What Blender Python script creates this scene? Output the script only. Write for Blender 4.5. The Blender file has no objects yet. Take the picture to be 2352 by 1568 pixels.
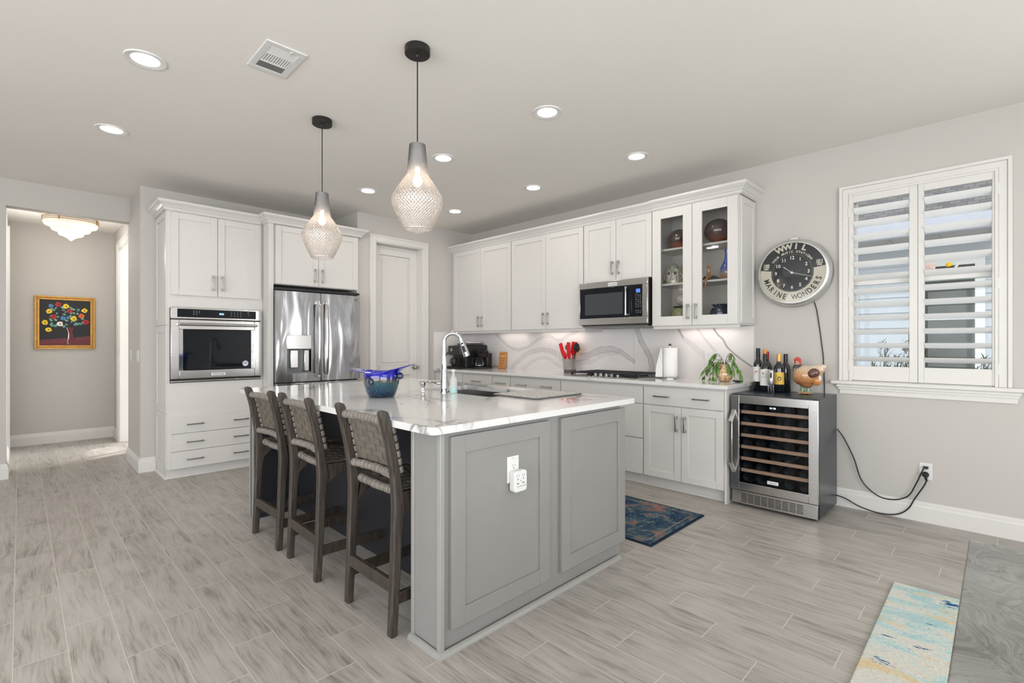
import bpy, bmesh, math, random
from mathutils import Vector, Matrix, Euler
from math import sin, cos, pi, radians
random.seed(7)
SC = bpy.context.scene
COL = SC.collection

# ---------------------------------------------------------------- camera
cam_d = bpy.data.cameras.new('camera'); cam = bpy.data.objects.new('camera', cam_d); COL.objects.link(cam)
cam.location = (0, 0, 1.234); cam.rotation_euler = (radians(90), 0, radians(-45.14))
cam_d.sensor_width = 36; cam_d.lens = 1124.5 / 2352 * 36; cam_d.shift_y = 5 / 2352
cam_d.clip_start = 0.02; cam_d.clip_end = 200
SC.camera = cam

# ---------------------------------------------------------------- colour management, world
SC.view_settings.view_transform = 'Standard'; SC.view_settings.look = 'None'
SC.view_settings.gamma = 1; SC.view_settings.use_curve_mapping = False
SC.view_settings.exposure = -0.20
SC.cycles.use_denoising = True
SC.cycles.max_bounces = 10; SC.cycles.diffuse_bounces = 5; SC.cycles.glossy_bounces = 4
SC.cycles.transmission_bounces = 8; SC.cycles.transparent_max_bounces = 16
SC.cycles.caustics_reflective = False; SC.cycles.caustics_refractive = False
SC.cycles.sample_clamp_indirect = 6
w = bpy.data.worlds.new('sky'); SC.world = w; w.use_nodes = True
wn = w.node_tree.nodes; wl = w.node_tree.links
bg = wn['Background']; bg.inputs['Strength'].default_value = 5.0
tc = wn.new('ShaderNodeTexCoord'); sp = wn.new('ShaderNodeSeparateXYZ'); rp = wn.new('ShaderNodeValToRGB')
wl.new(tc.outputs['Generated'], sp.inputs[0]); wl.new(sp.outputs['Z'], rp.inputs[0]); wl.new(rp.outputs[0], bg.inputs['Color'])
rp.color_ramp.elements[0].color = (0.92, 0.91, 0.90, 1); rp.color_ramp.elements[1].color = (0.66, 0.76, 0.92, 1)

# ---------------------------------------------------------------- lights
def area(name, loc, rot, sx, sy, power, col=(1, 1, 1), shape='RECTANGLE', spread=180):
    d = bpy.data.lights.new(name, 'AREA'); d.shape = shape; d.size = sx; d.size_y = sy
    d.energy = power; d.color = col; d.spread = radians(spread)
    o = bpy.data.objects.new(name, d); o.location = loc; o.rotation_euler = rot; COL.objects.link(o); return o
# rear, right and side lamps: added daylight for the unseen windows around the camera
area('added_daylight_rear', (-0.6, -3.05, 1.35), (radians(90), 0, 0), 4.5, 2.1, 135, (0.93, 0.96, 1.0))
area('added_daylight_right', (4.38, -2.3, 1.45), (radians(90), 0, radians(90)), 1.6, 2.0, 45, (0.95, 0.97, 1.0))  # lifts the right side of the ceiling
area('added_daylight_side', (-3.5, 0.4, 1.35), (radians(90), 0, radians(-90)), 6.2, 2.1, 98, (0.95, 0.97, 1.0))
area('daylight_hall_room', (3.9, 7.6, 1.3), (radians(90), 0, radians(90)), 1.6, 2.0, 240, (0.95, 0.97, 1.0))
sun_d = bpy.data.lights.new('sun', 'SUN'); sun_d.energy = 6.5; sun_d.angle = radians(0.6); sun_d.color = (1, .96, .88)
sun = bpy.data.objects.new('sun', sun_d); COL.objects.link(sun)
sun.rotation_euler = Vector((-0.80, -0.32, -0.40)).to_track_quat('-Z', 'Y').to_euler()
LAMP_W = 3.4

# ---------------------------------------------------------------- materials
def nt(name):
    m = bpy.data.materials.new(name); m.use_nodes = True
    return m, m.node_tree.nodes, m.node_tree.links, m.node_tree.nodes['Principled BSDF']
def c4(c): return (c[0], c[1], c[2], 1)
def mathn(n, l, op, a, b=None, c=None, clamp=False):
    k = n.new('ShaderNodeMath'); k.operation = op; k.use_clamp = clamp
    for i, x in enumerate((a, b, c)):
        if x is None: continue
        if isinstance(x, (int, float)): k.inputs[i].default_value = x
        else: l.new(x, k.inputs[i])
    return k.outputs[0]
def ramp(n, l, src, stops, interp='LINEAR'):
    r = n.new('ShaderNodeValToRGB'); r.color_ramp.interpolation = interp
    e = r.color_ramp.elements
    while len(e) < len(stops): e.new(0.5)
    for k, (p, c) in enumerate(stops): e[k].position = p; e[k].color = c4(c)
    l.new(src, r.inputs[0]); return r.outputs[0]
def noise(n, l, vec, scale, detail=4, rough=.5, dist=0):
    k = n.new('ShaderNodeTexNoise'); k.inputs['Scale'].default_value = scale; k.inputs['Detail'].default_value = detail
    k.inputs['Roughness'].default_value = rough; k.inputs['Distortion'].default_value = dist
    if vec: l.new(vec, k.inputs['Vector'])
    return k.outputs[0]
def mapping(n, l, vec, scale=(1, 1, 1), loc=(0, 0, 0), rot=(0, 0, 0)):
    k = n.new('ShaderNodeMapping'); k.inputs['Scale'].default_value = scale; k.inputs['Location'].default_value = loc
    k.inputs['Rotation'].default_value = rot
    l.new(vec, k.inputs[0]); return k.outputs[0]
def objco(n): return n.new('ShaderNodeTexCoord').outputs['Object']
def worldco(n): return n.new('ShaderNodeNewGeometry').outputs['Position']
def mixc(n, l, f, a, b, mode='MIX'):
    k = n.new('ShaderNodeMix'); k.data_type = 'RGBA'; k.blend_type = mode
    if isinstance(f, (int, float)): k.inputs[0].default_value = f
    else: l.new(f, k.inputs[0])
    for i, x in ((6, a), (7, b)):
        if isinstance(x, tuple): k.inputs[i].default_value = c4(x)
        else: l.new(x, k.inputs[i])
    return k.outputs[2]
def bump(n, l, p, h, strength=.2, dist=.01):
    b = n.new('ShaderNodeBump'); b.inputs['Strength'].default_value = strength; b.inputs['Distance'].default_value = dist
    l.new(h, b.inputs['Height']); l.new(b.outputs[0], p.inputs['Normal'])
MC = {}
def pm(name, col, rough=.5, metal=0, spec=.5, var=.04, scale=8, bmp=0, bscale=60, emis=None, es=0, trans=0, ior=1.45, coat=0, alpha=1, sss=0):
    if name in MC: return MC[name]
    m, n, l, p = nt(name)
    if var:
        f = noise(n, l, objco(n), scale, 3)
        c = ramp(n, l, f, [(.3, tuple(x * (1 - var) for x in col)), (.7, tuple(min(1, x * (1 + var)) for x in col))])
        l.new(c, p.inputs['Base Color'])
    else: p.inputs['Base Color'].default_value = c4(col)
    p.inputs['Roughness'].default_value = rough; p.inputs['Metallic'].default_value = metal
    p.inputs['Specular IOR Level'].default_value = spec; p.inputs['IOR'].default_value = ior
    p.inputs['Transmission Weight'].default_value = trans; p.inputs['Coat Weight'].default_value = coat
    p.inputs['Alpha'].default_value = alpha
    if sss: p.inputs['Subsurface Weight'].default_value = sss
    if emis: p.inputs['Emission Color'].default_value = c4(emis); p.inputs['Emission Strength'].default_value = es
    if bmp: bump(n, l, p, noise(n, l, objco(n), bscale, 4), bmp, .002)
    MC[name] = m; return m

WALLM = pm('wall_paint', (.515, .496, .468), .75, var=.012, scale=1.5, bmp=.05, bscale=180)
CEILM = pm('ceiling_paint', (.80, .775, .735), .85, var=.012, scale=1.2, bmp=.05, bscale=150)
TRIMM = pm('white_trim_paint', (.68, .665, .64), .35, var=.01)
CABM = pm('white_cabinet_paint', (.63, .618, .60), .38, var=.012, scale=3)
CABIN = pm('cabinet_interior', (.60, .585, .56), .5, var=.02)
GREYM = pm('grey_cabinet_paint', (.252, .249, .240), .42, var=.03, scale=3)
GREYL = pm('grey_shoe_paint', (.30, .30, .285), .35, var=.03)
SHADEP = pm('painted_recess_shade', (.018, .019, .024), .45, var=.05)  # near-black colour carries the shade of the island's seating recess
NICK = pm('brushed_nickel', (.42, .41, .39), .28, metal=1, var=.05, scale=40)
CHROME = pm('chrome', (.62, .63, .65), .05, metal=1, var=0)
BLACKG = pm('black_glass', (.004, .006, .010), .04, spec=.38, var=0)
BLACKP = pm('black_plastic', (.012, .012, .014), .38, var=.05)
BLACKM = pm('black_metal', (.02, .018, .016), .45, metal=.3, var=.05)
IRONM = pm('cast_iron', (.022, .023, .028), .5, metal=.2, var=.1, bmp=.1, bscale=300)
WHITEP = pm('white_plastic', (.70, .70, .69), .3, var=.01)
CORDM = pm('black_cord', (.01, .01, .011), .45, var=0)
def steel(name, col=(.55, .54, .53), rough=.22, axis='z', wob=.0, s=1.0):
    m, n, l, p = nt(name)
    v = objco(n)
    sc = (2, 2, 260) if axis == 'h' else (220, 220, 1.5)
    f = noise(n, l, mapping(n, l, v, sc), 1.0, 3)
    l.new(ramp(n, l, f, [(.3, tuple(c * .9 for c in col)), (.7, tuple(min(1, c * 1.07) for c in col))]), p.inputs['Base Color'])
    p.inputs['Metallic'].default_value = 1; p.inputs['Roughness'].default_value = rough
    if wob:
        g = noise(n, l, mapping(n, l, v, (5 * s, 5 * s, 1.3 * s)), 1.0, 1.5, .4, 1.2)
        bump(n, l, p, g, wob, .05)
    return m
STEEL = steel('stainless_steel', axis='h')
STEELF = steel('fridge_stainless', (.43, .43, .445), .17, 'z', .24, 1.0)
STEELD = steel('dark_stainless', (.2, .2, .2), .3, 'h')
CLEAR = None
def clear_glass(name, tint=(1, 1, 1), refl=.5, rough=0.02):
    m, n, l, p = nt(name); out = n['Material Output']
    t = n.new('ShaderNodeBsdfTransparent'); t.inputs[0].default_value = c4(tint)
    g = n.new('ShaderNodeBsdfGlossy'); g.inputs['Roughness'].default_value = rough
    fr = n.new('ShaderNodeFresnel'); fr.inputs[0].default_value = 1.45
    k = mathn(n, l, 'MULTIPLY', fr.outputs[0], refl)
    mx = n.new('ShaderNodeMixShader'); l.new(k, mx.inputs[0]); l.new(t.outputs[0], mx.inputs[1]); l.new(g.outputs[0], mx.inputs[2])
    l.new(mx.outputs[0], out.inputs[0]); n.remove(p); return m
CLEAR = clear_glass('clear_glass', (.96, .96, .955), .6)
SMOKE = clear_glass('smoked_glass', (.86, .87, .90), .5)
PANE = clear_glass('window_pane_glass', (.94, .97, .965), .4)
def woodmat(name, c1, c2, rough=.5, sc=(1, 1, 14), scale=6, bm=.15, dist=1.5):
    m, n, l, p = nt(name)
    f = noise(n, l, mapping(n, l, objco(n), sc), scale, 5, .6, dist)
    l.new(ramp(n, l, f, [(.32, c1), (.66, c2)]), p.inputs['Base Color']); p.inputs['Roughness'].default_value = rough
    bump(n, l, p, f, bm, .002); return m
STOOLW = woodmat('weathered_stool_wood', (.020, .0155, .0125), (.072, .057, .046), .5, (22, 22, 2.2), 3.5, .2, .6)
LEATH = pm('grey_woven_leather', (.150, .130, .108), .5, var=.16, scale=25, bmp=.1, bscale=200)
LEATHB = pm('grey_strap_leather', (.205, .186, .165), .42, var=.16, scale=22, bmp=.1, bscale=200)
BEECH = woodmat('beech_shelf_wood', (.55, .33, .19), (.66, .43, .27), .5, (2, 14, 14), 4, .05)
def marble(name, base=(.70, .698, .69), scale=1.0):
    m, n, l, p = nt(name); v = worldco(n)
    d = mapping(n, l, v, (1.0, .75, 1.0), rot=(0, 0, .6))
    f1 = noise(n, l, d, 1.15 * scale, 5, .55, 1.0)
    a = mathn(n, l, 'ABSOLUTE', mathn(n, l, 'SUBTRACT', f1, .5))
    thin = ramp(n, l, a, [(0, (1, 1, 1)), (.007, (.35, .35, .35)), (.016, (0, 0, 0))])
    soft = ramp(n, l, a, [(0, (1, 1, 1)), (.07, (0, 0, 0))])
    msk = ramp(n, l, noise(n, l, v, 1.6 * scale, 3), [(.48, (0, 0, 0)), (.60, (1, 1, 1))])
    c = mixc(n, l, mathn(n, l, 'MULTIPLY', soft, mathn(n, l, 'MULTIPLY', msk, .36)), base, (.50, .50, .49))
    c = mixc(n, l, mathn(n, l, 'MULTIPLY', thin, mathn(n, l, 'MULTIPLY', msk, 1.0)), c, (.16, .155, .15))
    l.new(c, p.inputs['Base Color']); p.inputs['Roughness'].default_value = .09; p.inputs['Specular IOR Level'].default_value = .6
    return m
MARB = marble('white_veined_quartz')

# ---------------------------------------------------------------- mesh builder
ORG = {}
class MB:
    def __init__(s): s.v = []; s.f = []; s.m = []; s.M = None; s.k = 0
    def _add(s, vs, fs):
        b = len(s.v)
        for p in vs:
            p = Vector(p)
            s.v.append(s.M @ p if s.M else p)
        for f in fs: s.f.append([b + i for i in f]); s.m.append(s.k)
        return s
    def box(s, x0, x1, y0, y1, z0, z1):
        if x0 > x1: x0, x1 = x1, x0
        if y0 > y1: y0, y1 = y1, y0
        if z0 > z1: z0, z1 = z1, z0
        return s._add([(x0, y0, z0), (x1, y0, z0), (x1, y1, z0), (x0, y1, z0), (x0, y0, z1), (x1, y0, z1), (x1, y1, z1), (x0, y1, z1)],
                      [(0, 3, 2, 1), (4, 5, 6, 7), (0, 1, 5, 4), (1, 2, 6, 5), (2, 3, 7, 6), (3, 0, 4, 7)])
    def prism(s, poly, axis, a, b):
        def P(p, t): return {'x': (t, p[0], p[1]), 'y': (p[0], t, p[1]), 'z': (p[0], p[1], t)}[axis]
        n = len(poly)
        return s._add([P(p, a) for p in poly] + [P(p, b) for p in poly],
                      [list(range(n))[::-1], list(range(n, 2 * n))] + [(i, (i + 1) % n, n + (i + 1) % n, n + i) for i in range(n)])
    def lathe(s, prof, c=(0, 0, 0), seg=32, fn=None, caps=True):
        vs = []; fs = []; n = len(prof)
        for i, (r, z) in enumerate(prof):
            for j in range(seg):
                a = 2 * pi * j / seg; rr = r + (fn(a, z, i) if fn else 0)
                vs.append((c[0] + rr * cos(a), c[1] + rr * sin(a), c[2] + z))
        for i in range(n - 1):
            for j in range(seg): fs.append((i * seg + j, i * seg + (j + 1) % seg, (i + 1) * seg + (j + 1) % seg, (i + 1) * seg + j))
        if caps: fs.append(list(range(seg))[::-1]); fs.append([(n - 1) * seg + j for j in range(seg)])
        return s._add(vs, fs)
    def cyl(s, p0, p1, r0, r1=None, seg=16):
        return s.tube([p0, p1], [r0, r0 if r1 is None else r1], seg)
    def tube(s, pts, r, seg=8, caps=True, sq=None):
        pts = [Vector(p) for p in pts]; n = len(pts); vs = []; fs = []
        if isinstance(r, (int, float)): r = [r] * n
        T0 = (pts[1] - pts[0]).normalized(); up = Vector((0, 0, 1)) if abs(T0.z) < .9 else Vector((1, 0, 0))
        N = T0.cross(up).normalized()
        for i in range(n):
            T = (pts[min(i + 1, n - 1)] - pts[max(i - 1, 0)]).normalized()
            N = (N - T * N.dot(T)).normalized(); B = T.cross(N)
            for j in range(seg):
                a = 2 * pi * j / seg
                e = 1 if sq is None else sq
                vs.append(pts[i] + (N * cos(a) + B * sin(a) * e) * r[i])
        for i in range(n - 1):
            for j in range(seg): fs.append((i * seg + j, i * seg + (j + 1) % seg, (i + 1) * seg + (j + 1) % seg, (i + 1) * seg + j))
        if caps: fs.append(list(range(seg))[::-1]); fs.append([(n - 1) * seg + j for j in range(seg)])
        return s._add(vs, fs)
    def sphere(s, c, r, seg=20, rings=12, fn=None):
        if isinstance(r, (int, float)): r = (r, r, r)
        vs = [(c[0], c[1], c[2] - r[2])]; fs = []
        for i in range(1, rings):
            t = -pi / 2 + pi * i / rings
            for j in range(seg):
                a = 2 * pi * j / seg; d = Vector((cos(t) * cos(a), cos(t) * sin(a), sin(t)))
                k = fn(d) if fn else 1
                vs.append((c[0] + r[0] * d.x * k, c[1] + r[1] * d.y * k, c[2] + r[2] * d.z * k))
        vs.append((c[0], c[1], c[2] + r[2])); L = len(vs) - 1
        for j in range(seg):
            fs.append((0, 1 + (j + 1) % seg, 1 + j)); b = 1 + (rings - 2) * seg
            fs.append((b + j, b + (j + 1) % seg, L))
        for i in range(rings - 2):
            for j in range(seg):
                b = 1 + i * seg; fs.append((b + j, b + (j + 1) % seg, b + seg + (j + 1) % seg, b + seg + j))
        return s._add(vs, fs)
    def sweep(s, path, prof):
        # path in XY, profile (out, z); out is to the right of the direction of travel
        P = [Vector((p[0], p[1])) for p in path]; n = len(P); ring = []
        nr = []
        for i in range(n - 1):
            d = (P[i + 1] - P[i]).normalized(); nr.append(Vector((d.y, -d.x)))
        for i in range(n):
            if i == 0: o = nr[0]
            elif i == n - 1: o = nr[-1]
            else: o = (nr[i - 1] + nr[i]) / (1 + nr[i - 1].dot(nr[i]))
            ring.append(o)
        m = len(prof); vs = []; fs = []
        for i in range(n):
            for (q, z) in prof: p = P[i] + ring[i] * q; vs.append((p.x, p.y, z))
        for i in range(n - 1):
            for j in range(m): fs.append((i * m + j, i * m + (j + 1) % m, (i + 1) * m + (j + 1) % m, (i + 1) * m + j))
        fs.append(list(range(m))[::-1]); fs.append([(n - 1) * m + j for j in range(m)])
        return s._add(vs, fs)
    def mesh(s, name, mats, smooth=None, nrm=True):
        me = bpy.data.meshes.new(name); me.from_pydata([tuple(v) for v in s.v], [], s.f)
        if not isinstance(mats, (list, tuple)): mats = [mats]
        for m in mats: me.materials.append(m)
        for p, k in zip(me.polygons, s.m): p.material_index = k
        if nrm:
            bm = bmesh.new(); bm.from_mesh(me); bmesh.ops.recalc_face_normals(bm, faces=bm.faces); bm.to_mesh(me); bm.free()
        if smooth:
            me.shade_smooth(); me.set_sharp_from_angle(angle=radians(smooth))
        me.update(); return me
    def build(s, name, mats, parent=None, smooth=None, bevel=0, nrm=True, seg=2):
        """world-coordinate geometry; stored relative to the parent thing's origin"""
        o0 = ORG.get(parent.name, Vector((0, 0, 0))) if parent else Vector((0, 0, 0))
        if parent is None and s.v:
            xs = [v.x for v in s.v]; ys = [v.y for v in s.v]; zs = [v.z for v in s.v]
            o0 = Vector(((min(xs) + max(xs)) / 2, (min(ys) + max(ys)) / 2, min(zs)))
        s.v = [v - o0 for v in s.v]
        me = s.mesh(name, mats, smooth, nrm)
        o = bpy.data.objects.new(name, me); COL.objects.link(o)
        if parent: o.parent = parent; ORG[o.name] = o0
        else: o.location = o0; ORG[o.name] = o0
        if bevel:
            b = o.modifiers.new('bevel', 'BEVEL'); b.width = bevel; b.segments = seg; b.limit_method = 'ANGLE'; b.angle_limit = radians(40)
            b.harden_normals = False
            if not smooth: me.shade_smooth(); me.set_sharp_from_angle(angle=radians(30))
        return o
def thing(name, label, cat, loc, group=None, rotz=0):
    o = bpy.data.objects.new(name, None); COL.objects.link(o); o.location = loc; o.rotation_euler = (0, 0, rotz)
    o.empty_display_size = .05
    o['label'] = label; o['category'] = cat
    if group: o['group'] = group
    ORG[o.name] = Vector(loc); return o
def tag(o, label, cat, group=None):
    o['label'] = label; o['category'] = cat
    if group: o['group'] = group
    return o
def struct(o): o['kind'] = 'structure'; return o
def plabel(o, t): o['label'] = t; return o
def local(o): ORG[o.name] = Vector((0, 0, 0)); return o     # children of this thing are built in its own coordinates
def copy_tree(o, parent=None):
    c = o.copy(); COL.objects.link(c); c.parent = parent
    for ch in list(o.children): copy_tree(ch, c)
    return c
def fbox(mb, fr, u0, u1, d0, d1, z0, z1):
    k, p = fr
    if k == 'R': mb.box(p - d1, p - d0, u0, u1, z0, z1)
    else: mb.box(u0, u1, p - d1, p - d0, z0, z1)
    return mb
def text_geo(mb, body, size, M, ext=.0004, align='CENTER', bold=0, shear=0, xs=1):
    cu = bpy.data.curves.new('t', 'FONT'); cu.body = body; cu.size = size; cu.align_x = align; cu.align_y = 'CENTER'
    cu.extrude = ext; cu.offset = bold; cu.shear = shear; cu.resolution_u = 3
    o = bpy.data.objects.new('t', cu); COL.objects.link(o)
    dg = bpy.context.evaluated_depsgraph_get(); me = bpy.data.meshes.new_from_object(o.evaluated_get(dg))
    old = mb.M; mb.M = M
    mb._add([(v.co.x * xs, v.co.y, v.co.z) for v in me.vertices], [list(p.vertices) for p in me.polygons])
    mb.M = old
    bpy.data.objects.remove(o); bpy.data.curves.remove(cu); bpy.data.meshes.remove(me)
# text planes: on a face looking along -Y (reads along +X) and on a face looking along -X (reads along -Y)
def MY(x, y, z, rot=0): return Matrix.Translation((x, y, z)) @ Matrix(((1, 0, 0, 0), (0, 0, -1, 0), (0, 1, 0, 0), (0, 0, 0, 1))) @ Matrix.Rotation(rot, 4, 'Z')
def MX(x, y, z, rot=0): return Matrix.Translation((x, y, z)) @ Matrix(((0, 0, -1, 0), (-1, 0, 0, 0), (0, 1, 0, 0), (0, 0, 0, 1))) @ Matrix.Rotation(rot, 4, 'Z')
def handle(parent, fr, u, z, L=.128, vert=True, mat=None):
    """square bar pull standing off the door on two posts"""
    mb = MB()
    if vert:
        fbox(mb, fr, u - .005, u + .005, .026, .036, z - L / 2, z + L / 2)
        for s in (-1, 1): zz = z + s * (L / 2 - .011); fbox(mb, fr, u - .0065, u + .0065, 0, .03, zz - .011, zz + .011)
    else:
        fbox(mb, fr, u - L / 2, u + L / 2, .026, .035, z - .005, z + .005)
        for s in (-1, 1): uu = u + s * (L / 2 - .009); fbox(mb, fr, uu - .006, uu + .006, 0, .03, z - .006, z + .006)
    return mb.build('handle', mat or NICK, parent, bevel=.0015)
def shaker(parent, fr, u0, u1, z0, z1, mat, name='door', fw=.058, t=.02, flat=False, glass=False):
    mb = MB()
    if flat: fbox(mb, fr, u0, u1, 0, t, z0, z1)
    else:
        fbox(mb, fr, u0, u0 + fw, 0, t, z0, z1); fbox(mb, fr, u1 - fw, u1, 0, t, z0, z1)
        fbox(mb, fr, u0 + fw, u1 - fw, 0, t, z0, z0 + fw); fbox(mb, fr, u0 + fw, u1 - fw, 0, t, z1 - fw, z1)
        if not glass: fbox(mb, fr, u0 + fw - .002, u1 - fw + .002, 0, t - .009, z0 + fw - .002, z1 - fw + .002)
    o = mb.build(name, mat, parent, bevel=.0018)
    if glass: fbox(MB(), fr, u0 + fw - .004, u1 - fw + .004, .007, .011, z0 + fw - .004, z1 - fw + .004).build('glass_pane', CLEAR, o)
    return o
CROWN = [(0, 0), (.010, 0), (.010, .008), (.016, .008), (.020, .020), (.020, .024), (.028, .026), (.034, .036), (.046, .050), (.056, .056), (.056, .060), (.064, .062), (.068, .070), (.068, .085), (0, .085)]
def crownp(z): return [(a, b + z) for a, b in CROWN]
# ================================================================ STRUCTURE
CZ = 2.743; HZ = 2.70; XR = 4.42; YB = 5.82; YP = 5.20; YL = 6.42
# floor tiles: rows run along Y, thirds bond
def floormat():
    m, n, l, p = nt('wood_look_floor_tile'); v = worldco(n)
    s = n.new('ShaderNodeSeparateXYZ'); l.new(v, s.inputs[0])
    u = mathn(n, l, 'DIVIDE', mathn(n, l, 'ADD', s.outputs[0], .02), .1569)
    row = mathn(n, l, 'FLOOR', u); fu = mathn(n, l, 'SUBTRACT', u, row)
    t = mathn(n, l, 'SUBTRACT', mathn(n, l, 'DIVIDE', mathn(n, l, 'SUBTRACT', s.outputs[1], 3.975), .6615), mathn(n, l, 'MULTIPLY', row, 1 / 3))
    cl = mathn(n, l, 'FLOOR', t); fv = mathn(n, l, 'SUBTRACT', t, cl)
    du = mathn(n, l, 'MULTIPLY', mathn(n, l, 'MINIMUM', fu, mathn(n, l, 'SUBTRACT', 1, fu)), .1569)
    dv = mathn(n, l, 'MULTIPLY', mathn(n, l, 'MINIMUM', fv, mathn(n, l, 'SUBTRACT', 1, fv)), .6615)
    gm = mathn(n, l, 'LESS_THAN', mathn(n, l, 'MINIMUM', mathn(n, l, 'MULTIPLY', du, 1.15), mathn(n, l, 'MULTIPLY', dv, .85)), .00165)
    cb = n.new('ShaderNodeCombineXYZ'); l.new(row, cb.inputs[0]); l.new(cl, cb.inputs[1])
    wn_ = n.new('ShaderNodeTexWhiteNoise'); wn_.noise_dimensions = '3D'; l.new(cb.outputs[0], wn_.inputs['Vector'])
    off = n.new('ShaderNodeVectorMath'); off.operation = 'SCALE'; l.new(wn_.outputs['Color'], off.inputs[0]); off.inputs['Scale'].default_value = 40
    add = n.new('ShaderNodeVectorMath'); add.operation = 'ADD'; l.new(v, add.inputs[0]); l.new(off.outputs[0], add.inputs[1])
    warp = noise(n, l, mapping(n, l, add.outputs[0], (7, 2.2, 1)), 1, 2, .5)
    wv = n.new('ShaderNodeVectorMath'); wv.operation = 'ADD'; l.new(mapping(n, l, add.outputs[0], (52, 3.4, 1)), wv.inputs[0])
    w2 = n.new('ShaderNodeCombineXYZ'); l.new(mathn(n, l, 'MULTIPLY', warp, 5.0), w2.inputs[0]); l.new(w2.outputs[0], wv.inputs[1])
    grain = noise(n, l, wv.outputs[0], 1, 7, .72)
    fine = noise(n, l, mapping(n, l, wv.outputs[0], (5, 1.2, 1)), 1, 3, .6)
    cloud = noise(n, l, mapping(n, l, add.outputs[0], (9, 4, 1)), 1, 2)
    f = mathn(n, l, 'ADD', mathn(n, l, 'MULTIPLY', grain, .56), mathn(n, l, 'MULTIPLY', fine, .22))
    f = mathn(n, l, 'ADD', f, mathn(n, l, 'MULTIPLY', cloud, .24))
    f = mathn(n, l, 'ADD', f, mathn(n, l, 'MULTIPLY', mathn(n, l, 'SUBTRACT', wn_.outputs['Value'], .5), .035))
    tile = ramp(n, l, f, [(.36, (.18, .160, .138)), (.44, (.30, .275, .245)), (.51, (.385, .360, .328)), (.62, (.45, .426, .392))])
    col = mixc(n, l, gm, tile, (.56, .53, .49))
    l.new(col, p.inputs['Base Color']); p.inputs['Roughness'].default_value = .36; p.inputs['Specular IOR Level'].default_value = .35
    bump(n, l, p, mathn(n, l, 'SUBTRACT', mathn(n, l, 'MULTIPLY', f, .3), gm), .25, .0012)
    return m
FLOORM = floormat()
struct(MB().box(-3.6, 4.6, -3.4, 9.6, -.05, 0).build('floor', FLOORM))
struct(MB().box(-3.6, 4.6, -3.4, 6.55, CZ, CZ + .1).build('ceiling', CEILM))
struct(MB().box(-3.6, 4.6, 6.55, 9.6, HZ, HZ + .1).build('ceiling', CEILM))
# right wall with window hole
WY0, WY1, WZ0, WZ1 = -.01, .815, .95, 2.375
mb = MB()
mb.box(XR, XR + .16, -3.4, -3.1, 0, CZ); mb.box(XR, XR + .16, -1.5, WY0, 0, CZ); mb.box(XR, XR + .16, -3.1, -1.5, 0, .4); mb.box(XR, XR + .16, -3.1, -1.5, 2.45, CZ); mb.box(XR, XR + .16, WY1, 5.9, 0, CZ)
mb.box(XR, XR + .16, WY0, WY1, 0, WZ0); mb.box(XR, XR + .16, WY0, WY1, WZ1, CZ)
struct(mb.build('wall_right', WALLM))
# back wall behind oven and refrigerator, with the closet block beside it
struct(MB().box(.81, 2.72, YB, YB + .14, 0, CZ).build('wall_back', WALLM))
DX0, DX1, DZ = 2.945, 3.612, 2.44
mb = MB()
mb.box(2.72, DX0, YP, YP + .12, 0, CZ); mb.box(DX1, XR, YP, YP + .12, 0, CZ); mb.box(DX0, DX1, YP, YP + .12, DZ, CZ)
mb.box(2.72, 2.84, YP + .12, YB + .14, 0, CZ); mb.box(2.84, XR, YB + .02, YB + .14, 0, CZ)
struct(mb.build('wall_pantry', WALLM))
struct(MB().box(.81, .93, YB + .14, 6.55, 0, CZ).build('wall_stub', WALLM))
mb = MB()
mb.box(-3.6, -.09, YL, YL + .13, 0, CZ); mb.box(-.09, .81, YL, YL + .13, 2.497, CZ)
struct(mb.build('wall_left', WALLM))
# hall
mb = MB(); mb.box(-.22, .885, 8.35, 8.47, 0, HZ); struct(mb.build('wall_hall_far', WALLM))
mb = MB(); mb.box(-.22, -.10, 6.55, 8.35, 0, HZ); struct(mb.build('wall_hall_left', WALLM))
mb = MB(); mb.box(.885, .99, 7.85, 8.47, 0, HZ); mb.box(.885, .99, 6.55, 6.98, 0, HZ); mb.box(.885, .99, 6.98, 7.85, 2.42, HZ)
struct(mb.build('wall_hall_right', WALLM))
# room beyond the hall doorway, daylit by its own window
mb = MB(); mb.box(.99, 4.6, 9.4, 9.5, 0, HZ)
mb.box(4.42, 4.55, 5.96, 8.05, 0, HZ); mb.box(4.42, 4.55, 9.15, 9.5, 0, HZ); mb.box(4.42, 4.55, 8.05, 9.15, 0, .35); mb.box(4.42, 4.55, 8.05, 9.15, 2.02, HZ)
mb.box(.93, 4.42, 5.97, 6.07, 0, HZ)
struct(mb.build('wall_side_room', WALLM))
mb = MB()
for y in (8.05, 8.58, 9.12): mb.box(4.46, 4.50, y - .045, y + .045, .35, 2.02)
for z in (.37, .95, 1.80, 2.00): mb.box(4.465, 4.495, 8.05, 9.15, z - .02, z + .02)
struct(mb.build('window_2', TRIMM))
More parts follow.
